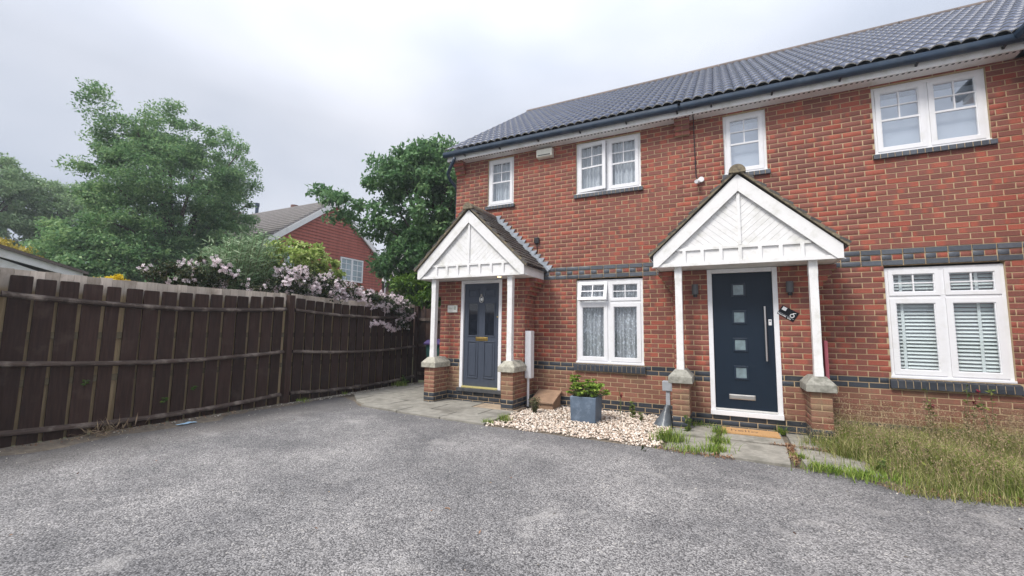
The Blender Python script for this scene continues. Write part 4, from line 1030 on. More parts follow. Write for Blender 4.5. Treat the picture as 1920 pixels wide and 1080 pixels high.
def s_bed(n):
    out = []
    while len(out) < n:
        x, y = rng.uniform(-5.05, -2.68), rng.uniform(-2.05, .0)
        if y < line_y(x)+.03+.05*math.sin(x*9): continue
        if x < -5.02 and y > -.9: continue
        if x < -5.0 and y < -1.0 and rng.random() < .4: continue
        if -4.05 < x < -3.69 and -1.1 < y < -.76: continue
        if x > -2.64-.16*max(0, -y-.8) and y > -.9: continue
        out.append((x, y, .006+.022*rng.random()))
    return np.array(out)
stones(7800, s_bed, .014, .048, M['gravel'], 'gravel_bed', label='bed of cream and pink gravel between the two porches')
def s_fence(n):
    out = []
    for _ in range(n):
        y = rng.uniform(-2.3, 1.1) if rng.random() < .75 else rng.uniform(-8, -2.3); out.append((-8.88+abs(rng.normal())*.075, y, .02+.008*rng.random()))
    return np.array(out)
stones(900, s_fence, .010, .036, M['pebble'], 'fence_pebbles', label='pale pebbles along the foot of the fence')
def s_tar(n):
    out = []
    for _ in range(n):
        x = rng.uniform(-8.7, 3); y = rng.uniform(-7.2, -2.05)
        if rng.random() < .5: y = line_y(x)-abs(rng.normal())*.18
        elif rng.random() < .5: x = -8.85+abs(rng.normal())*.5
        if y > line_y(x)-.02: continue
        out.append((x, y, .007))
    return np.array(out)
stones(900, s_tar, .005, .018, M['pebble'], 'loose_grit', label='loose grit scattered over the tarmac')
# dry litter in joints and at edges
def scatter(name, pts, size, mat, label, aspect=2.2):
    V, F = leaves(np.array(pts), size, aspect, up=3, fold=.1); o = bpy.data.objects.new(name, raw_mesh(name, V, F, mat)); COL.objects.link(o); return tag(o, label, kind='stuff')
pts = []
for k in range(1500):
    u = random.random()
    if u < .35: y = random.uniform(-2.0, -1.15); pts.append((-1.30+.05*(y+1.2)+random.gauss(0, .022), y, .035+random.random()*.006))
    elif u < .55: x = random.uniform(-1.5, -.65); pts.append((x, -1.22+random.gauss(0, .015), .04))
    elif u < .75: x = random.uniform(-2.7, -1.9); pts.append((x, line_y(x)+random.gauss(0, .03), .02))
    else: y = random.uniform(-6.5, -3); pts.append((-8.86+abs(random.gauss(0, .06)), y, .028))
scatter('leaf_litter', pts, .026, M['bark_debris'], 'red brown dry leaf litter in joints and edges')
pts = [(-8.84+random.gauss(0, .06), -4.75+random.gauss(0, .16), .03+random.random()*.03) for _ in range(130)]
scatter('dry_straw', pts, .16, M['seed'], 'small heap of dry straw at the foot of the fence', 14)

# ------------------------------------------------------------------ grass and weeds
def blades(P, h, w, lean=.35, bend=.35):
    n = len(P); a = rng.random(n)*6.283; d = np.stack([np.cos(a), np.sin(a), np.zeros(n)], 1); s = np.stack([-d[:, 1], d[:, 0], d[:, 2]], 1)
    H = h*(.45+.75*rng.random(n)) if np.isscalar(h) else h*(.6+.5*rng.random(n)); H = H[:, None]; W = w*(.6+.8*rng.random(n))[:, None]; L = (lean*rng.random(n))[:, None]; up = np.array([0, 0, 1.0])
    m = P+up*H*.55+d*H*L*.5; t = P+up*H*(1-.25*L)+d*H*(L+bend*rng.random((n, 1)))
    V = np.stack([P-s*W, P+s*W, m+s*W*.7, m-s*W*.7, t], 1).reshape(-1, 3); i = np.arange(n)[:, None]*5
    F4 = np.concatenate([i+0, i+1, i+2, i+3], 1); F3 = np.concatenate([i+3, i+2, i+4, i+4], 1); return V, F4, F3, t
def grass_obj(name, sets, mats, label, seeds=None, kind='stuff', **kw):
    me = bpy.data.meshes.new(name); V, F, MI, o = [], [], [], 0
    for (v, f4, f3, t), mi in sets:
        V.append(v); F += (f4+o).tolist(); F += (f3[:, :3]+o).tolist(); MI += [mi]*(len(f4)+len(f3)); o += len(v)
    if seeds is not None:
        v, f, mi = seeds; V.append(v); F += (f+o).tolist(); MI += [mi]*len(f)
    me.from_pydata(np.concatenate(V).tolist(), [], F)
    for m_ in mats: me.materials.append(m_)
    me.polygons.foreach_set('material_index', MI); me.update(); ob = bpy.data.objects.new(name, me); COL.objects.link(ob); return tag(ob, label, kind=kind, **kw)
def gfront(x): return line_y(x) if x > -.6 else -2.05
def s_grass(n):
    out = []
    while len(out) < n:
        x, y = rng.uniform(-1.25, 3.4), rng.uniform(-2.5, -.02)
        if y < gfront(x)+.02*rng.normal(): continue
        left = float(np.interp(y, [-2.1, -1.6, -1.25, -.9, -.88], [-.60, -.74, -1.0, -1.12, -.80]))
        left += .07*math.sin(y*9+x*5)
        if x < left: 
            if rng.random() > .06: continue
        if x < -.78 and y > -.895: continue
        out.append((x, y, 0))
    return np.array(out)
P = s_grass(26000); ch = np.interp(P[:, 1], [-2.4, -1.6, -.4, 0], [.20, .34, .38, .34])*(1+.30*np.sin(P[:, 0]*4+P[:, 1]*3))*np.clip((P[:, 0]+2.0)/1.0, .6, 1)
ch = ch*.88
g1 = blades(P[:19000], ch[:19000], .0022, .9, .7); g2 = blades(P[19000:], ch[19000:]*.75, .0034, .5, .3)
Pst = s_grass(3300); hs_ = np.interp(Pst[:, 1], [-2.4, -1.6, -.4, 0], [.30, .44, .52, .50])*np.clip((Pst[:, 0]+1.6)/1.0, .5, 1)
g3 = blades(Pst, hs_, .0010, .45, .2)
tips = g3[3]; SP = np.repeat(tips, 7, 0)+rng.normal(size=(len(tips)*7, 3))*np.array([.012, .012, .026]); sv, sf = leaves(SP, .018, 2.6)
grass_obj('long_grass', [(g1, 0), (g2, 1), (g3, 2)], [M['grass'], M['grass_green'], M['seed'], M['seed']], 'long unmown seeding grass before the right lower window', (sv, sf, 3))
def tuft(x, y, r, n, h, label, mat='grass_green', z=.02, wide=.004, group='weeds in the paving joints'):
    P = np.stack([x+rng.normal(size=n)*r, y+rng.normal(size=n)*r*.7, np.full(n, z)], 1); g = blades(P, h, wide, .9, .4)
    V = [g[0]]; me = bpy.data.meshes.new('weed_tuft'); me.from_pydata(g[0].tolist(), [], g[1].tolist()+g[2][:, :3].tolist()); me.materials.append(M[mat]); me.update()
    o = bpy.data.objects.new('weed_tuft', me); COL.objects.link(o); tag(o, label, 'weed', group, kind='stuff' if r > .08 else None)
tuft(-2.06, -.92, .05, 110, .13, 'weed tuft at the back left corner of the doormat')
tuft(-2.07, -1.42, .06, 150, .12, 'grass tuft midway down the left joint of the right path')
tuft(-2.08, -1.85, .07, 190, .11, 'grass tuft at the front end of the left path joint')
tuft(-2.62, -1.60, .09, 260, .17, 'bright grass clump beside the plastic wrapped post foot')
tuft(-2.40, -1.95, .13, 190, .08, 'low grass along the front edge left of the path')
tuft(-1.27, -1.70, .04, 70, .07, 'small weed tuft in the right path joint')
tuft(-1.12, -2.06, .10, 300, .08, 'low grass strip at the front of the right slab, left end')
tuft(-.82, -2.14, .12, 320, .09, 'low grass strip at the front of the right slab, right end')
tuft(-2.35, -.52, .12, 120, .09, 'sparse grass under the wall left of the navy door')
tuft(-1.32, -.50, .03, 60, .14, 'small weed under the right end of the navy door sill')
tuft(-.70, -1.35, .12, 420, .22, 'dark grass clump spilling over the right path slab', 'grass', .0)
tuft(-5.06, -1.86, .05, 80, .07, 'weed tuft at the front corner of the gravel bed', group='weeds along the gravel')
tuft(-4.92, -1.62, .05, 90, .12, 'thin grass tuft in the gravel near the paving', group='weeds along the gravel')
tuft(-8.80, .55, .10, 160, .14, 'leafy weed at the fence foot by the return fence', group='weeds along the fence')
tuft(-8.84, -2.0, .07, 80, .07, 'small weed at the fence foot just beyond the post', group='weeds along the fence')
tuft(-8.86, -1.0, .05, 60, .06, 'small weed at the fence foot among the pebbles', group='weeds along the fence')
pts = []
for _ in range(900):
    x = random.uniform(-.75, 2.2); y = line_y(x)+random.gauss(.02, .07); pts.append((x, y, .02+random.random()*.03))
scatter('verge_litter', pts, .035, M['bark_debris'], 'dead grass and dry litter along the front edge of the long grass', 5)
pts = []
for _ in range(70):
    x = random.uniform(-.7, 2.2); y = random.uniform(gfront(x)-.03, -.5); c = (x, y)
    for _ in range(9): pts.append((c[0]+random.gauss(0, .04), c[1]+random.gauss(0, .04), .03+random.random()*.16))
scatter('broadleaf_weeds', pts, .075, M['leaf_weed'], 'broad leaved weeds mixed into the long grass', 2.2)
P = np.array([(x, line_y(x)-abs(random.gauss(0, .05)), .005) for x in [random.uniform(-.7, 2.2) for _ in range(900)]])
grass_obj('verge_grass', [(blades(P, .09, .003, .9, .5), 0)], [M['grass']], 'short ragged grass creeping over the tarmac edge')
pts = [(random.uniform(-8, 1.5), random.uniform(-6.3, -2.3), .009) for _ in range(46)]
scatter('drive_litter', pts, .03, M['bark_debris'], 'a few scraps of dry leaf scattered over the drive', 2)
def herb(x, y, z, h, n, label, mats, leaf=.045, spread=.07, flower=None, asp=2.2, group=None):
    st = MB(); parts = []
    for k in range(n):
        a = random.uniform(0, 6.28); r = random.random()*spread; hh = h*random.uniform(.6, 1); top = (x+r*math.cos(a), y+r*math.sin(a)*.7, z+hh)
        st.tube([(x+r*.2*math.cos(a), y+r*.2*math.sin(a), z), ((x+top[0])/2+.01, (y+top[1])/2, z+hh*.5), top], [.004, .003, .002], 5)
        m_ = int(6+hh*34); tt = rng.random(m_)[:, None]; P = np.array([[x, y, z]])*(1-tt)+np.array([top])*tt; v, f = leaves(P, leaf, asp, dirs=rng.normal(size=(m_, 3))*np.array([1, 1, .35])); parts.append((v, f, 0))
        if flower and k < flower:
            P = np.tile(np.array([top]), (7, 1)); v, f = leaves(P, .032, 1.1); parts.append((v, f, 1))
    return plant('wild_plant', label, 'plant', (x, y, z), parts, st, mats, M['stem'], group)
herb(-4.78, -.80, .02, .26, 34, 'small bronze leaved shrub on the gravel before the brown box', [M['leaf_bronze']], .04, .11)
herb(-3.28, -.42, .02, .26, 6, 'spindly green weed on the gravel right of the planter', [M['leaf_weed']], .05, .08)
herb(-3.13, -.50, .02, .14, 5, 'low weed on the gravel between planter and cable post', [M['leaf_weed']], .04, .09)
herb(-2.44, -1.02, .03, .24, 6, 'green weed growing at the foot of the left pier of the right porch', [M['leaf_weed']], .055, .05)
herb(-3.50, -.28, .02, .48, 3, 'thin stem with a dark red flower against the plinth bricks', [M['leaf_weed'], M['petal_red']], .02, .05, 1)
for x, zt, lab in ((.24, .78, 'tall weed with dark red flower under the left part of the blinds window'), (.60, .84, 'tall weed with dark red flower under the middle of the blinds window'), (.80, .79, 'tall weed with dark red flower under the right part of the blinds window')):
    herb(x, -.28, .0, zt, 3, lab, [M['leaf_weed'], M['petal_red']], .05, .10, 1, group='red flowered weeds under the window')
herb(-8.82, .75, .02, .2, 8, 'leafy green weed at the far end of the long fence', [M['leaf_bright']], .06, .12)
for (y, z, lab) in ((-4.95, .62, 'small green leaf sprig between fence boards, left one'), (-4.1, .30, 'small green ivy sprig above the bottom rail'), (-3.75, .42, 'small green ivy sprig in a fence gap near the middle')):
    herb(-8.935, y, z, .07, 3, lab, [M['leaf_bright']], .045, .02, group='sprigs growing through the fence')
V, F = leaves(np.array([(-2.85, -2.22, .012), (-2.80, -2.2, .014)]), .085, 1.8, up=4); o = bpy.data.objects.new('fallen_leaf', raw_mesh('fallen_leaf', V, F, M['leaf_dark'])); COL.objects.link(o); tag(o, 'single dark green leaf lying on the tarmac before the gravel', 'leaf')
m = MB(); vs = []
for i in range(9):
    for j in range(3): vs.append((-8.70+.05*j+.01*random.random(), -4.06+.028*i, .012+.014*random.random()))
m.add(vs, [(3*i+j, 3*i+j+1, 3*i+j+4, 3*i+j+3) for i in range(8) for j in range(2)]); tag(m.build('litter', M['litter'], None), 'crumpled pale blue scrap of litter beside the fence', 'litter')
for (x, y, l, lab) in ((-3.9, -4.55, .045, 'small dry twig in the middle of the tarmac'), (-2.25, -4.9, .04, 'small tan twig on the tarmac right of centre')):
    tag(MB().tube([(x, y, .012), (x+l*.6, y+.008, .014), (x+l, y, .011)], .004, 5).build('twig', M['bark_debris'], None), lab, 'twig')

# ------------------------------------------------------------------ fences
def sag(t): return -.075*4*t*(1-t)
def fence_run(name, y0, y1, label, x=-8.95, full_pale=True):
    f = empty(name, (x, (y0+y1)/2, 0), label=label, cat='fence', group='dark brown panels of the long boundary fence')
    L = y1-y0; n = int(round((L-.12)/.2115)); p = (L-.12)/n
    for k in range(n):
        yc = y0+.06+(k+.5)*p; t = (yc-y0)/L; w = (.171+random.uniform(-.010, .008))/2; top = 1.895+sag(t)*.9+random.uniform(-.006, .006); c = .008; lean = random.uniform(-.012, .012)
        if abs(yc+4.85) < .11 and y0 > -5.8 and y0 < -5: w *= .78; yc -= .012
        pl = [(yc-w, .02), (yc+w, .02), (yc+w+lean, top-c), (yc+w-c+lean, top), (yc-w+c+lean, top), (yc-w+lean, top-c)]
        MB().prism(pl, x-.022, x-.002+random.uniform(-.003, .003), 'x').build('board', M['fence_dark'], f)
    n2 = int(L/.118); p2 = L/n2
    for k in range(n2):
        yc = y0+(k+.5)*p2; t = (yc-y0)/L; top = 1.965+sag(t)*.35+random.uniform(-.008, .006)
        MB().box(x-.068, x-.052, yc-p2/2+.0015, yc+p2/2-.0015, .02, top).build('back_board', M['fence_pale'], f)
    for (zc, h) in ((1.675, .06), (.925, .055), (.185, .06)):
        m = MB(); N = 14; vs, fs = [], []
        for i in range(N+1):
            t = i/N; yy = y0+.03+(L-.06)*t; z = zc+sag(t)*(1.0 if zc > 1 else .9)+random.uniform(-.003, .003); bow = .012*math.sin(t*3.1)
            vs += [(x-.002, yy, z+h*.55), (x+.040+bow, yy, z+h*.05), (x+.040+bow, yy, z-h*.35), (x-.002, yy, z-h*.62)]
        for i in range(N):
            for k in range(4): a = 4*i+k; b = 4*i+(k+1) % 4; fs.append((a, b, b+4, a+4))
        fs += [(0, 1, 2, 3), (4*N+3, 4*N+2, 4*N+1, 4*N)]; m.add(vs, fs); m.build('rail', M['fence_rail'], f, bevel=.003)
    for zc in (1.25, .72):     # rear rails seen in the gaps between boards
        box('rear_rail', M['fence_old'], f, x-.050, x-.024, y0+.02, y1-.02, zc-.04+sag(.5)*.4, zc+.04+sag(.5)*.4)
    return f
def fence_post(y, lab, x=-8.95):
    tag(MB().box(x-.05, x+.055, y-.055, y+.055, -.1, 1.93).build('fence_post', M['fence_dark'], None, bevel=.006), lab, 'fence post', 'posts of the long boundary fence')
fence_run('boundary_fence', -9.4, -5.86, 'fence panel nearest the camera, leftmost and mostly out of frame')
fence_run('boundary_fence', -5.74, -2.33, 'long dark brown fence panel left of the middle post')
fence_run('boundary_fence', -2.22, 1.24, 'dark brown fence panel right of the middle post, reaching the corner')
fence_post(-5.8, 'dark fence post at the far left'); fence_post(-2.275, 'dark brown fence post in the middle of the long fence'); fence_post(1.30, 'dark fence post in the far corner by the passage')
f = empty('side_fence', (-7.9, 1.34, 0), label='short dark fence closing the passage beside the left house', cat='fence')
for k in range(11):
    xa = -8.88+k*.173; box('board', M['fence_dark'], f, xa, xa+.160, 1.33, 1.35, .08, 1.86+random.uniform(-.01, .01))
for z in (.25, .95, 1.6): box('rail', M['fence_rail'], f, -8.88, -7.0, 1.28, 1.328, z-.035, z+.035)

# ------------------------------------------------------------------ trees and shrubs
def crown_points(blobs, n_clump, n_leaf, cr, seed=0, surf=.55):
    r = np.random.default_rng(seed); vol = np.array([b[1][0]*b[1][1]*b[1][2] for b in blobs]); vol = vol**.8; pr = vol/vol.sum(); C_ = []
    for _ in range(n_clump):
        b = blobs[r.choice(len(blobs), p=pr)]; d = r.normal(size=3); d /= np.linalg.norm(d); rad = r.random()**(1/3) if r.random() > surf else r.uniform(.75, 1.08)
        C_.append(np.array(b[0])+d*rad*np.array(b[1]))
    C_ = np.array(C_); P = []
    for c in C_:
        s = cr*r.uniform(.55, 1.3); q = r.normal(size=(n_leaf, 3)); q /= np.linalg.norm(q, axis=1)[:, None]; P.append(c+q*(r.random((n_leaf, 1))**.45)*s*np.array([1, 1, .62]))
    return C_, np.concatenate(P)
def tree(name, label, base, blobs, n_clump, n_leaf, cr, leaf, mat, trunk_r, trunk_h, group=None, seed=0, asp=2., limbs=14, droop=.15, extra=None, cat='tree'):
    r = empty(name, base, label=label, cat=cat, group=group); C_, P = crown_points(blobs, n_clump, n_leaf, cr, seed)
    parts = [(*leaves(P, leaf, asp, droop=droop), 0)]; mats = [mat]
    if extra:
        em, frac, es = extra; idx = rng.choice(len(P), int(len(P)*frac), replace=False); Q = P[idx]+rng.normal(size=(len(idx), 3))*.03; parts.append((*leaves(Q, es, 1.2), 1)); mats.append(em)
    V, F, MI = merge(parts); o = bpy.data.objects.new('crown', raw_mesh('crown', V, F, mats, MI)); link(o, r)
    m = MB(); top = np.array(blobs[0][0]); b = Vector(base); t = Vector((b.x*.6+top[0]*.4, b.y*.6+top[1]*.4, b.z+trunk_h))
    m.tube([b, b.lerp(t, .5)+Vector((.04, .03, 0)), t], [trunk_r, trunk_r*.8, trunk_r*.6], 9)
    sel = C_[np.random.default_rng(seed+1).choice(len(C_), min(limbs, len(C_)), replace=False)]
    for c in sel:
        c = Vector(c); mid = t.lerp(c, .5)+Vector((0, 0, .12*(c-t).length)); m.tube([t, mid, c], [trunk_r*.42, trunk_r*.24, trunk_r*.07], 6)
    m.build('trunk', M['bark'], r, smooth=True); return r
# big tree beyond the fence (about 20 m away)
B = [((-20.1, .7, 6.0), (1.8, 2.1, 2.4)), ((-20.8, -.7, 7.4), (.9, .7, .7)), ((-21.0, -1.15, 8.5), (.45, .34, .75)), ((-21, -1.35, 9.1), (.3, .3, .3)), ((-20.8, -.75, 8.1), (.55, .4, .5)), ((-20.9, -1.2, 6.5), (.5, .55, .25)), ((-20.2, .5, 8.2), (1.2, 1.2, .9)), ((-19.5, 2.0, 7.7), (1.1, 1.0, 1.3)),
     ((-19.4, 2.5, 6.3), (1.0, .8, 1.2)), ((-20.4, -.2, 5.0), (1.5, 1.4, 1.5)), ((-19.4, 2.4, 4.6), (1.2, 1.2, 1.3)), ((-20.6, -1.5, 3.8), (1.1, .9, 1.0)), ((-20, .8, 3.4), (1.6, 2.8, 1.3)), ((-20.0, .25, 9.2), (.5, .5, .3)), ((-19.6, 1.75, 8.75), (.4, .4, .35))]
tree('broadleaf_tree', 'large dense green tree rising highest beyond the fence', (-20, 1, 0), B, 760, 175, .42, .095, M['leaf_tree'], .24, 3.6, seed=3, limbs=26)
tree('hedge_tree', 'dark bushy lower tree at the left foot of the big tree', (-19.6, -2.0, 0), [((-19.8, -1.5, 2.9), (1.3, 1.5, 1.5)), ((-19.4, -.2, 2.8), (1.3, 1.6, 1.3)), ((-19.8, -2.0, 3.5), (.8, .6, .8))], 170, 110, .40, .12, M['leaf_tree'], .13, 1.6, seed=14)
# farther trees, the haze painted into their paler leaf colour
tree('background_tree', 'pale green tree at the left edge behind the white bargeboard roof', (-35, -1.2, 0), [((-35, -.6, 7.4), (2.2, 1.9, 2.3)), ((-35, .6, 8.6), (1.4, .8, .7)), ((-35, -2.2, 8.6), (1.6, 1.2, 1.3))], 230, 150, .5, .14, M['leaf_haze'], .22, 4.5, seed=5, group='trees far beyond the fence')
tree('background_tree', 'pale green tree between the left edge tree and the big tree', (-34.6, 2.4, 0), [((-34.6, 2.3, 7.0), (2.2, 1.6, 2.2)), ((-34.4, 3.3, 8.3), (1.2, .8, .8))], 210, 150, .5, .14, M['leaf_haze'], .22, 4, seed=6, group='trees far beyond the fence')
tree('golden_shrub', 'golden leaved shrub above the brown shed roof', (-19.8, -3.3, 0), [((-19.7, -3.3, 3.25), (.6, .75, .42)), ((-19.6, -2.7, 2.95), (.5, .5, .35))], 60, 90, .2, .08, M['leaf_yellow'], .06, 1.6, seed=7, limbs=6, cat='shrub')
tree('broom_bush', 'bright yellow flowering bush peeping over the fence', (-10.9, -4.05, 0), [((-10.9, -4.05, 1.92), (.28, .30, .24)), ((-10.88, -3.78, 1.86), (.2, .18, .2))], 60, 60, .08, .04, M['petal_yellow'], .03, 1.2, seed=8, limbs=6, cat='shrub')
# tree beside the left house
B = [((-10.4, 3.3, 5.3), (1.5, 1.5, 1.7)), ((-10.2, 3.4, 6.6), (1.1, 1.1, .75)), ((-11.2, 2.35, 5.9), (.7, .6, .5)), ((-10.2, 3.8, 3.9), (1.4, 1.4, 1.2)), ((-10.6, 2.7, 3.5), (.9, .8, .7)), ((-11.5, 1.45, 4.75), (.75, .55, .28)), ((-12.0, .85, 5.0), (.5, .45, .3)), ((-11.8, 1.15, 4.9), (.45, .4, .3)), ((-10.9, 2.5, 6.4), (.8, .7, .5)), ((-11.1, 2.0, 4.3), (.5, .5, .3)), ((-9.6, 4.3, 5.6), (1.3, 1.3, 1.5))]
tree('large_leaved_tree', 'dark large leaved tree leaning out beside the left house corner', (-10.3, 3.6, 0), B, 430, 100, .36, .145, M['leaf_big'], .16, 3.0, seed=9, limbs=30, asp=2.0, droop=.35)
tree('laurel_shrub', 'bright green drooping shrub behind the fence corner', (-9.6, 2.6, 0), [((-9.75, 2.3, 2.5), (.75, .75, .55)), ((-9.3, 3.0, 2.8), (.8, .8, .6)), ((-9.3, 2.5, 2.05), (.6, .5, .25))], 110, 60, .24, .15, M['leaf_bright'], .05, 1.2, seed=10, limbs=10, asp=3.0, droop=.6, cat='shrub')
# buddleia with long grey green leaves
bd = empty('buddleia', (-10.3, -2.8, 0), label='tall grey green buddleia with upright leafy tips over the fence', cat='shrub')
st = MB(); parts = []
for k in range(150):
    yb = random.uniform(-3.6, -1.85); c = math.exp(-((yb+2.45)/.62)**2); h = 2.2+.95*c*random.uniform(.6, 1.05)+.45*random.random()*math.exp(-((yb+3.1)/.3)**2)
    xx = -9.95+random.uniform(-.4, .4); top = Vector((xx+random.uniform(-.15, .15), yb+random.uniform(-.2, .2), h)); b = Vector((-10.3+(xx+10.3)*.3, -2.8+(yb+2.8)*.3, .2))
    st.tube([b, b.lerp(top, .6)+Vector((0, 0, .1)), top], [.014, .008, .003], 5)
    n = 46; tt = rng.random(n)**.7; ang = rng.random(n)*6.28; P = np.array(b)[None]*(1-(.45+.55*tt))[:, None]+np.array(top)[None]*(.45+.55*tt)[:, None]
    dirs = np.stack([np.cos(ang), np.sin(ang), .55-.5*(1-tt)], 1)*2.6; v, f = leaves(P, (.10+.10*rng.random(n))*(1.1-.35*tt), 5.5, dirs=dirs); parts.append((v, f, 0))
V, F, MI = merge(parts); link(bpy.data.objects.new('leaves', raw_mesh('leaves', V, F, [M['leaf_buddleia']])), bd); st.build('stems', M['stem'], bd)
tree('lime_shrub', 'lime green shrub standing up behind the pink blossom', (-9.9, -1.3, 0), [((-9.95, -2.0, 2.66), (.24, .22, .36)), ((-9.8, -1.65, 2.78), (.3, .26, .38)), ((-9.7, -1.25, 2.74), (.25, .22, .34)), ((-9.6, -.85, 2.52), (.26, .22, .26)), ((-9.7, -1.4, 2.2), (.5, .6, .35))], 150, 60, .11, .085, M['leaf_lime'], .03, 1.4, seed=11, limbs=10, cat='shrub')
# pink flowering climber over the fence
B = [((-9.5, -3.85, 2.12), (.28, .40, .17)), ((-9.6, -3.3, 2.22), (.26, .32, .22)), ((-9.45, -2.55, 1.98), (.25, .3, .12)), ((-9.35, -1.95, 2.16), (.32, .40, .32)), ((-9.3, -1.35, 2.12), (.32, .45, .28)), ((-9.25, -.75, 2.08), (.30, .45, .24)), ((-9.2, -.2, 1.98), (.28, .45, .2)), ((-9.1, .35, 1.92), (.28, .40, .2)), ((-9.0, .75, 1.75), (.2, .25, .3)), ((-8.9, .68, 1.5), (.09, .18, .2))]
pk = empty('flowering_climber', (-9.5, -1.4, 0), label='pale pink blossom covered climber spilling over the fence top', cat='climber')
C_, P = crown_points(B, 330, 62, .14, 12); parts = [(*leaves(P, .055, 1.9, droop=.2), 0)]
C2, Q = crown_points([(b[0], tuple(x*1.12 for x in b[1])) for b in B], 520, 1, .05, 13, surf=.95)
wts = np.interp(Q[:, 1], [-4.3, -3.3, -2.6, -2.2, .6], [.25, .38, .2, 1, 1]); Q = Q[rng.random(len(Q)) < wts]; 
Q = np.concatenate([Q, np.array([(-8.88, -.35+.09*i+rng.normal()*.03, 1.44+.03*i-.006*i*i+rng.normal()*.015) for i in range(9)])])
Q4 = np.repeat(Q, 9, 0)+rng.normal(size=(len(Q)*9, 3))*.035
cen = np.repeat(Q4, 4, 0); k = np.tile(np.arange(4), len(Q4)); aa = k*1.571+np.repeat(rng.random(len(Q4))*6, 4); nr = np.repeat(rng.normal(size=(len(Q4), 3))+np.array([1.2, -.9, .5]), 4, 0); nr /= np.linalg.norm(nr, axis=1)[:, None]
e1 = np.cross(nr, np.array([0, 0, 1.0])); e1 /= np.linalg.norm(e1, axis=1)[:, None]; e2 = np.cross(nr, e1)
dr = e1*np.cos(aa)[:, None]+e2*np.sin(aa)[:, None]; sd_ = np.cross(nr, dr); Lp = .026; W = .011
Lp = .034; W = .014
V = np.stack([cen, cen+dr*Lp*.6+sd_*W, cen+dr*Lp, cen+dr*Lp*.6-sd_*W], 1).reshape(-1, 3); F = np.arange(len(V)).reshape(-1, 4); 
V0, F0, MI0 = merge(parts); link(bpy.data.objects.new('leaves', raw_mesh('leaves', V0, F0, [M['leaf_dark']])), pk); link(bpy.data.objects.new('blossom', raw_mesh('blossom', V, F, [M['petal_pink']])), pk)
st = MB()
for i in range(0, 40): c = Vector(C_[i*8]); st.tube([(-9.5+random.uniform(-.2, .2), c.y+random.uniform(-.3, .3), .1), (-9.45, c.y, 1.2), tuple(c)], [.014, .010, .004], 5)
st.tube([(-8.95, .6, 1.62), (-8.9, .3, 1.52), (-8.89, -.05, 1.46), (-8.89, -.4, 1.44)], [.006, .005, .004, .003], 5)
st.build('stems', M['bark'], pk)
tree('garden_hedge', 'low mixed green hedge behind the long fence', (-11.5, -3, 0), [((-11.3, -4.8, 1.1), (.6, 1.0, .85)), ((-11.3, -3.4, 1.2), (.7, 1.0, .9)), ((-11.2, -1.8, 1.2), (.7, 1.0, 1.0)), ((-11.0, -.2, 1.2), (.7, 1.0, .95)), ((-10.8, 1.2, 1.3), (.8, .9, .9))], 160, 90, .3, .09, M['leaf_bright'], .05, .6, seed=15, limbs=8, cat='hedge')

# ------------------------------------------------------------------ far houses
hb = empty('gable_house', (-23, 7.4, 0), label='red tile hung gable house with white bargeboards behind the trees', cat='house')
gx = -19.3; ya, yb, ye, za_ = 3.75, 11.1, 5.0, 7.72; ym = (ya+yb)/2
bwall = MB().box(-29, gx-.02, ya+.25, yb-.25, 0, 4.95); bwall.prism([(ya+.25, 4.95), (yb-.25, 4.95), (ym, za_-.2)], -29, gx-.02, 'x'); bw_ = bwall.build('wall', M['far_brick'], hb)
z = 2.3
while z < za_-.25:          # courses of hung tiles
    half = (yb-ya)/2-.25 if z < 4.95 else max(.05, ((yb-ya)/2)*(za_-z)/(za_-ye)-.28)
    if half > .1: MB().prism([(gx-.02, z), (gx+.030, z), (gx+.004, z+.13), (gx-.02, z+.13)], ym-half, ym+half, 'y').build('tile_course', M['hanging_tile'], bw_)
    z += .15
for s in (-1, 1):
    e = ym+s*(yb-ya)/2; eo = e+s*.28; zo = ye-.28*(za_-ye)/((yb-ya)/2)
    MB().prism([(eo, zo+.02), (eo, zo-.28), (eo-s*.34, zo-.28), (eo-s*.34, zo-.02), (ym, za_-.24), (ym, za_+.05)], gx+.05, gx+.14, 'x').build('bargeboard', M['white_paint'], hb)
    rp = MB().prism([(eo, zo+.03), (eo, zo-.05), (ym, za_), (ym, za_+.09)], -29.3, gx+.08, 'x').build('roof', M['far_roof'], hb)
    n = 17
    for k in range(n):
        t = k/n; yy, zz = eo+(ym-eo)*t, zo+.03+(za_+.06-zo)*t; t2 = (k+1)/n; y2, z2 = eo+(ym-eo)*t2, zo+.03+(za_+.06-zo)*t2
        MB().prism([(yy+s*.02, zz), (yy+s*.02, zz+.035), (yy, zz+.035), (yy, zz)], -29.25, gx+.08, 'x').build('course_gap', M['roof_line'], rp)
        MB().prism([(yy, zz), (yy, zz+.11), (y2, z2+.012), (y2, z2)], -29.3, gx+.09, 'x').build('tile_course', M['far_roof'], rp)
MB().box(-28, -27.6, ym-.25, ym+.25, za_-.2, za_+.45).build('chimney', M['far_brick'], hb)
MB().tube([(-25.75, 7.42, 7.3), (-25.75, 7.42, 8.2), (-25.75, 7.42, 8.21), (-25.75, 7.42, 8.42)], [.09, .09, .12, .12], 10).build('vent_pipe', M['gutter'], hb)
MB().tube([(-22.5, ym, za_-.05), (-22.5, ym, za_+.18)], [.2, .2], 10).build('ridge_vent', M['far_brick'], hb)
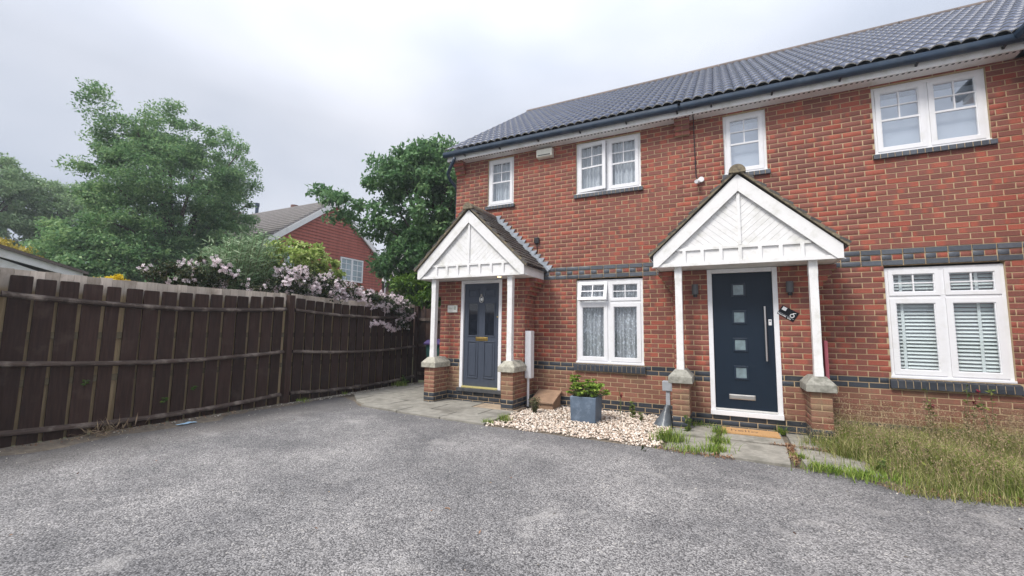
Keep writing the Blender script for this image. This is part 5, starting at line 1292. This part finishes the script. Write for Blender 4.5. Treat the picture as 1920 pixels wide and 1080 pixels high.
def far_window(par, y0, y1, z0, z1, nm=2):
    m = MB(); x = gx+.035; w = .07
    for (a, b, c, d) in ((y0, y0+w, z0, z1), (y1-w, y1, z0, z1), ((y0+y1)/2-.06, (y0+y1)/2+.06, z0+w, z1-w), (y0+w, y1-w, z1-w, z1), (y0+w, y1-w, z0, z0+w)): m.box(x, x+.07, a, b, c, d)
    fr = m.build('window', M['white'], par)
    MB().box(x, x+.03, y0+w, y1-w, z0+w, z1-w).build('pane', simple('far_pane', (.34, .42, .46), .15, .2, 2), fr)
    m = MB()
    for c in ((y0*.75+y1*.25), (y0*.25+y1*.75)): m.box(x+.031, x+.05, c-.016, c+.016, z0+w, z1-w)
    for q in (.25, .5, .75): m.box(x+.0305, x+.051, y0+w, y1-w, z0+(z1-z0)*q-.014, z0+(z1-z0)*q+.014)
    m.build('glazing_bars', M['white'], fr)
far_window(hb, 7.8, 9.3, 3.75, 4.95); far_window(hb, 4.75, 5.9, 3.8, 4.95)
MB().tube([(gx+.12, yb+.2, ye-.35), (gx+.12, yb-.05, ye-.55), (gx+.12, yb-.12, ye-.8), (gx+.12, yb-.12, .2)], .05, 8).build('downpipe', M['white'], hb)
h2 = empty('rear_house', (-17, 15, 0), label='brown brick house with ribbed roof glimpsed right of the gable house', cat='house')
MB().box(-24, -12.5, 14.2, 21, 0, 4.7).build('wall', M['far_brick'], h2)
rp = MB().prism([(13.8, 4.6), (13.8, 4.7), (17.6, 7.3), (21.4, 4.7), (21.4, 4.6), (17.6, 7.15)], -24.3, -12.2, 'x').build('roof', M['far_roof'], h2)
for k in range(13):
    t, t2 = k/13, (k+1)/13; MB().prism([(13.8+3.8*t, 4.7+2.6*t), (13.8+3.8*t, 4.79+2.6*t), (13.8+3.8*t2, 4.71+2.6*t2), (13.8+3.8*t2, 4.70+2.6*t2)], -24.3, -12.2, 'x').build('tile_course', M['far_roof'], rp)
box('fascia', M['white_paint'], h2, -24.2, -12.3, 13.74, 13.8, 4.42, 4.62)
# low building with white bargeboard at the left edge
sh = empty('garden_building', (-18, -5.5, 0), label='low white building with brown roof and wide bargeboard at the left edge', cat='outbuilding')
X = -16; c = -6.2
def rz(y): return 2.60+(2.98-2.60)*(-2.80-y)/1.38
yr = -7.0
MB().box(X-6, X-.02, -10.6, -3.1, 0, 2.42).build('wall', M['white_paint'], sh)
MB().prism([(-3.1, 2.40), (-10.9, 2.40), (yr, rz(yr)-.02)], X-6, X-.021, 'x').build('gable', M['white_paint'], sh)
for s in (-1, 1):
    def yy(y): return y if s > 0 else 2*yr-y
    MB().prism([(yy(-2.80), rz(-2.8)), (yy(-2.80), rz(-2.8)-.16), (yr, rz(yr)-.24), (yr, rz(yr))], X, X+.06, 'x').build('bargeboard', M['white_paint'], sh)
    MB().prism([(yy(-2.72), rz(-2.72)-.01), (yy(-2.72), rz(-2.72)+.05), (yr, rz(yr)+.10), (yr, rz(yr)+.0)], X-6.2, X+.12, 'x').build('roof', M['ridge'], sh)
for y in (-4.25, -3.75): box('window', M['glass_dark'], sh, X-.02, X-.008, y-.2, y+.2, 2.05, 2.52)

hz = MB().box(-265, 265, -265, 265, -1.5, 10.8).build('haze', NT('air').m, None, kind='stuff')
hm = hz.data.materials[0].node_tree; hm.nodes.remove(hm.nodes['Principled BSDF']); pv = hm.nodes.new('ShaderNodeVolumePrincipled')
pv.inputs['Color'].default_value = (.86, .92, 1, 1); pv.inputs['Density'].default_value = .0022; pv.inputs['Anisotropy'].default_value = .2
hm.links.new(pv.outputs[0], hm.nodes['Material Output'].inputs['Volume'])

print('objects', len(bpy.data.objects), 'tris', sum(len(m.polygons) for m in bpy.data.meshes))
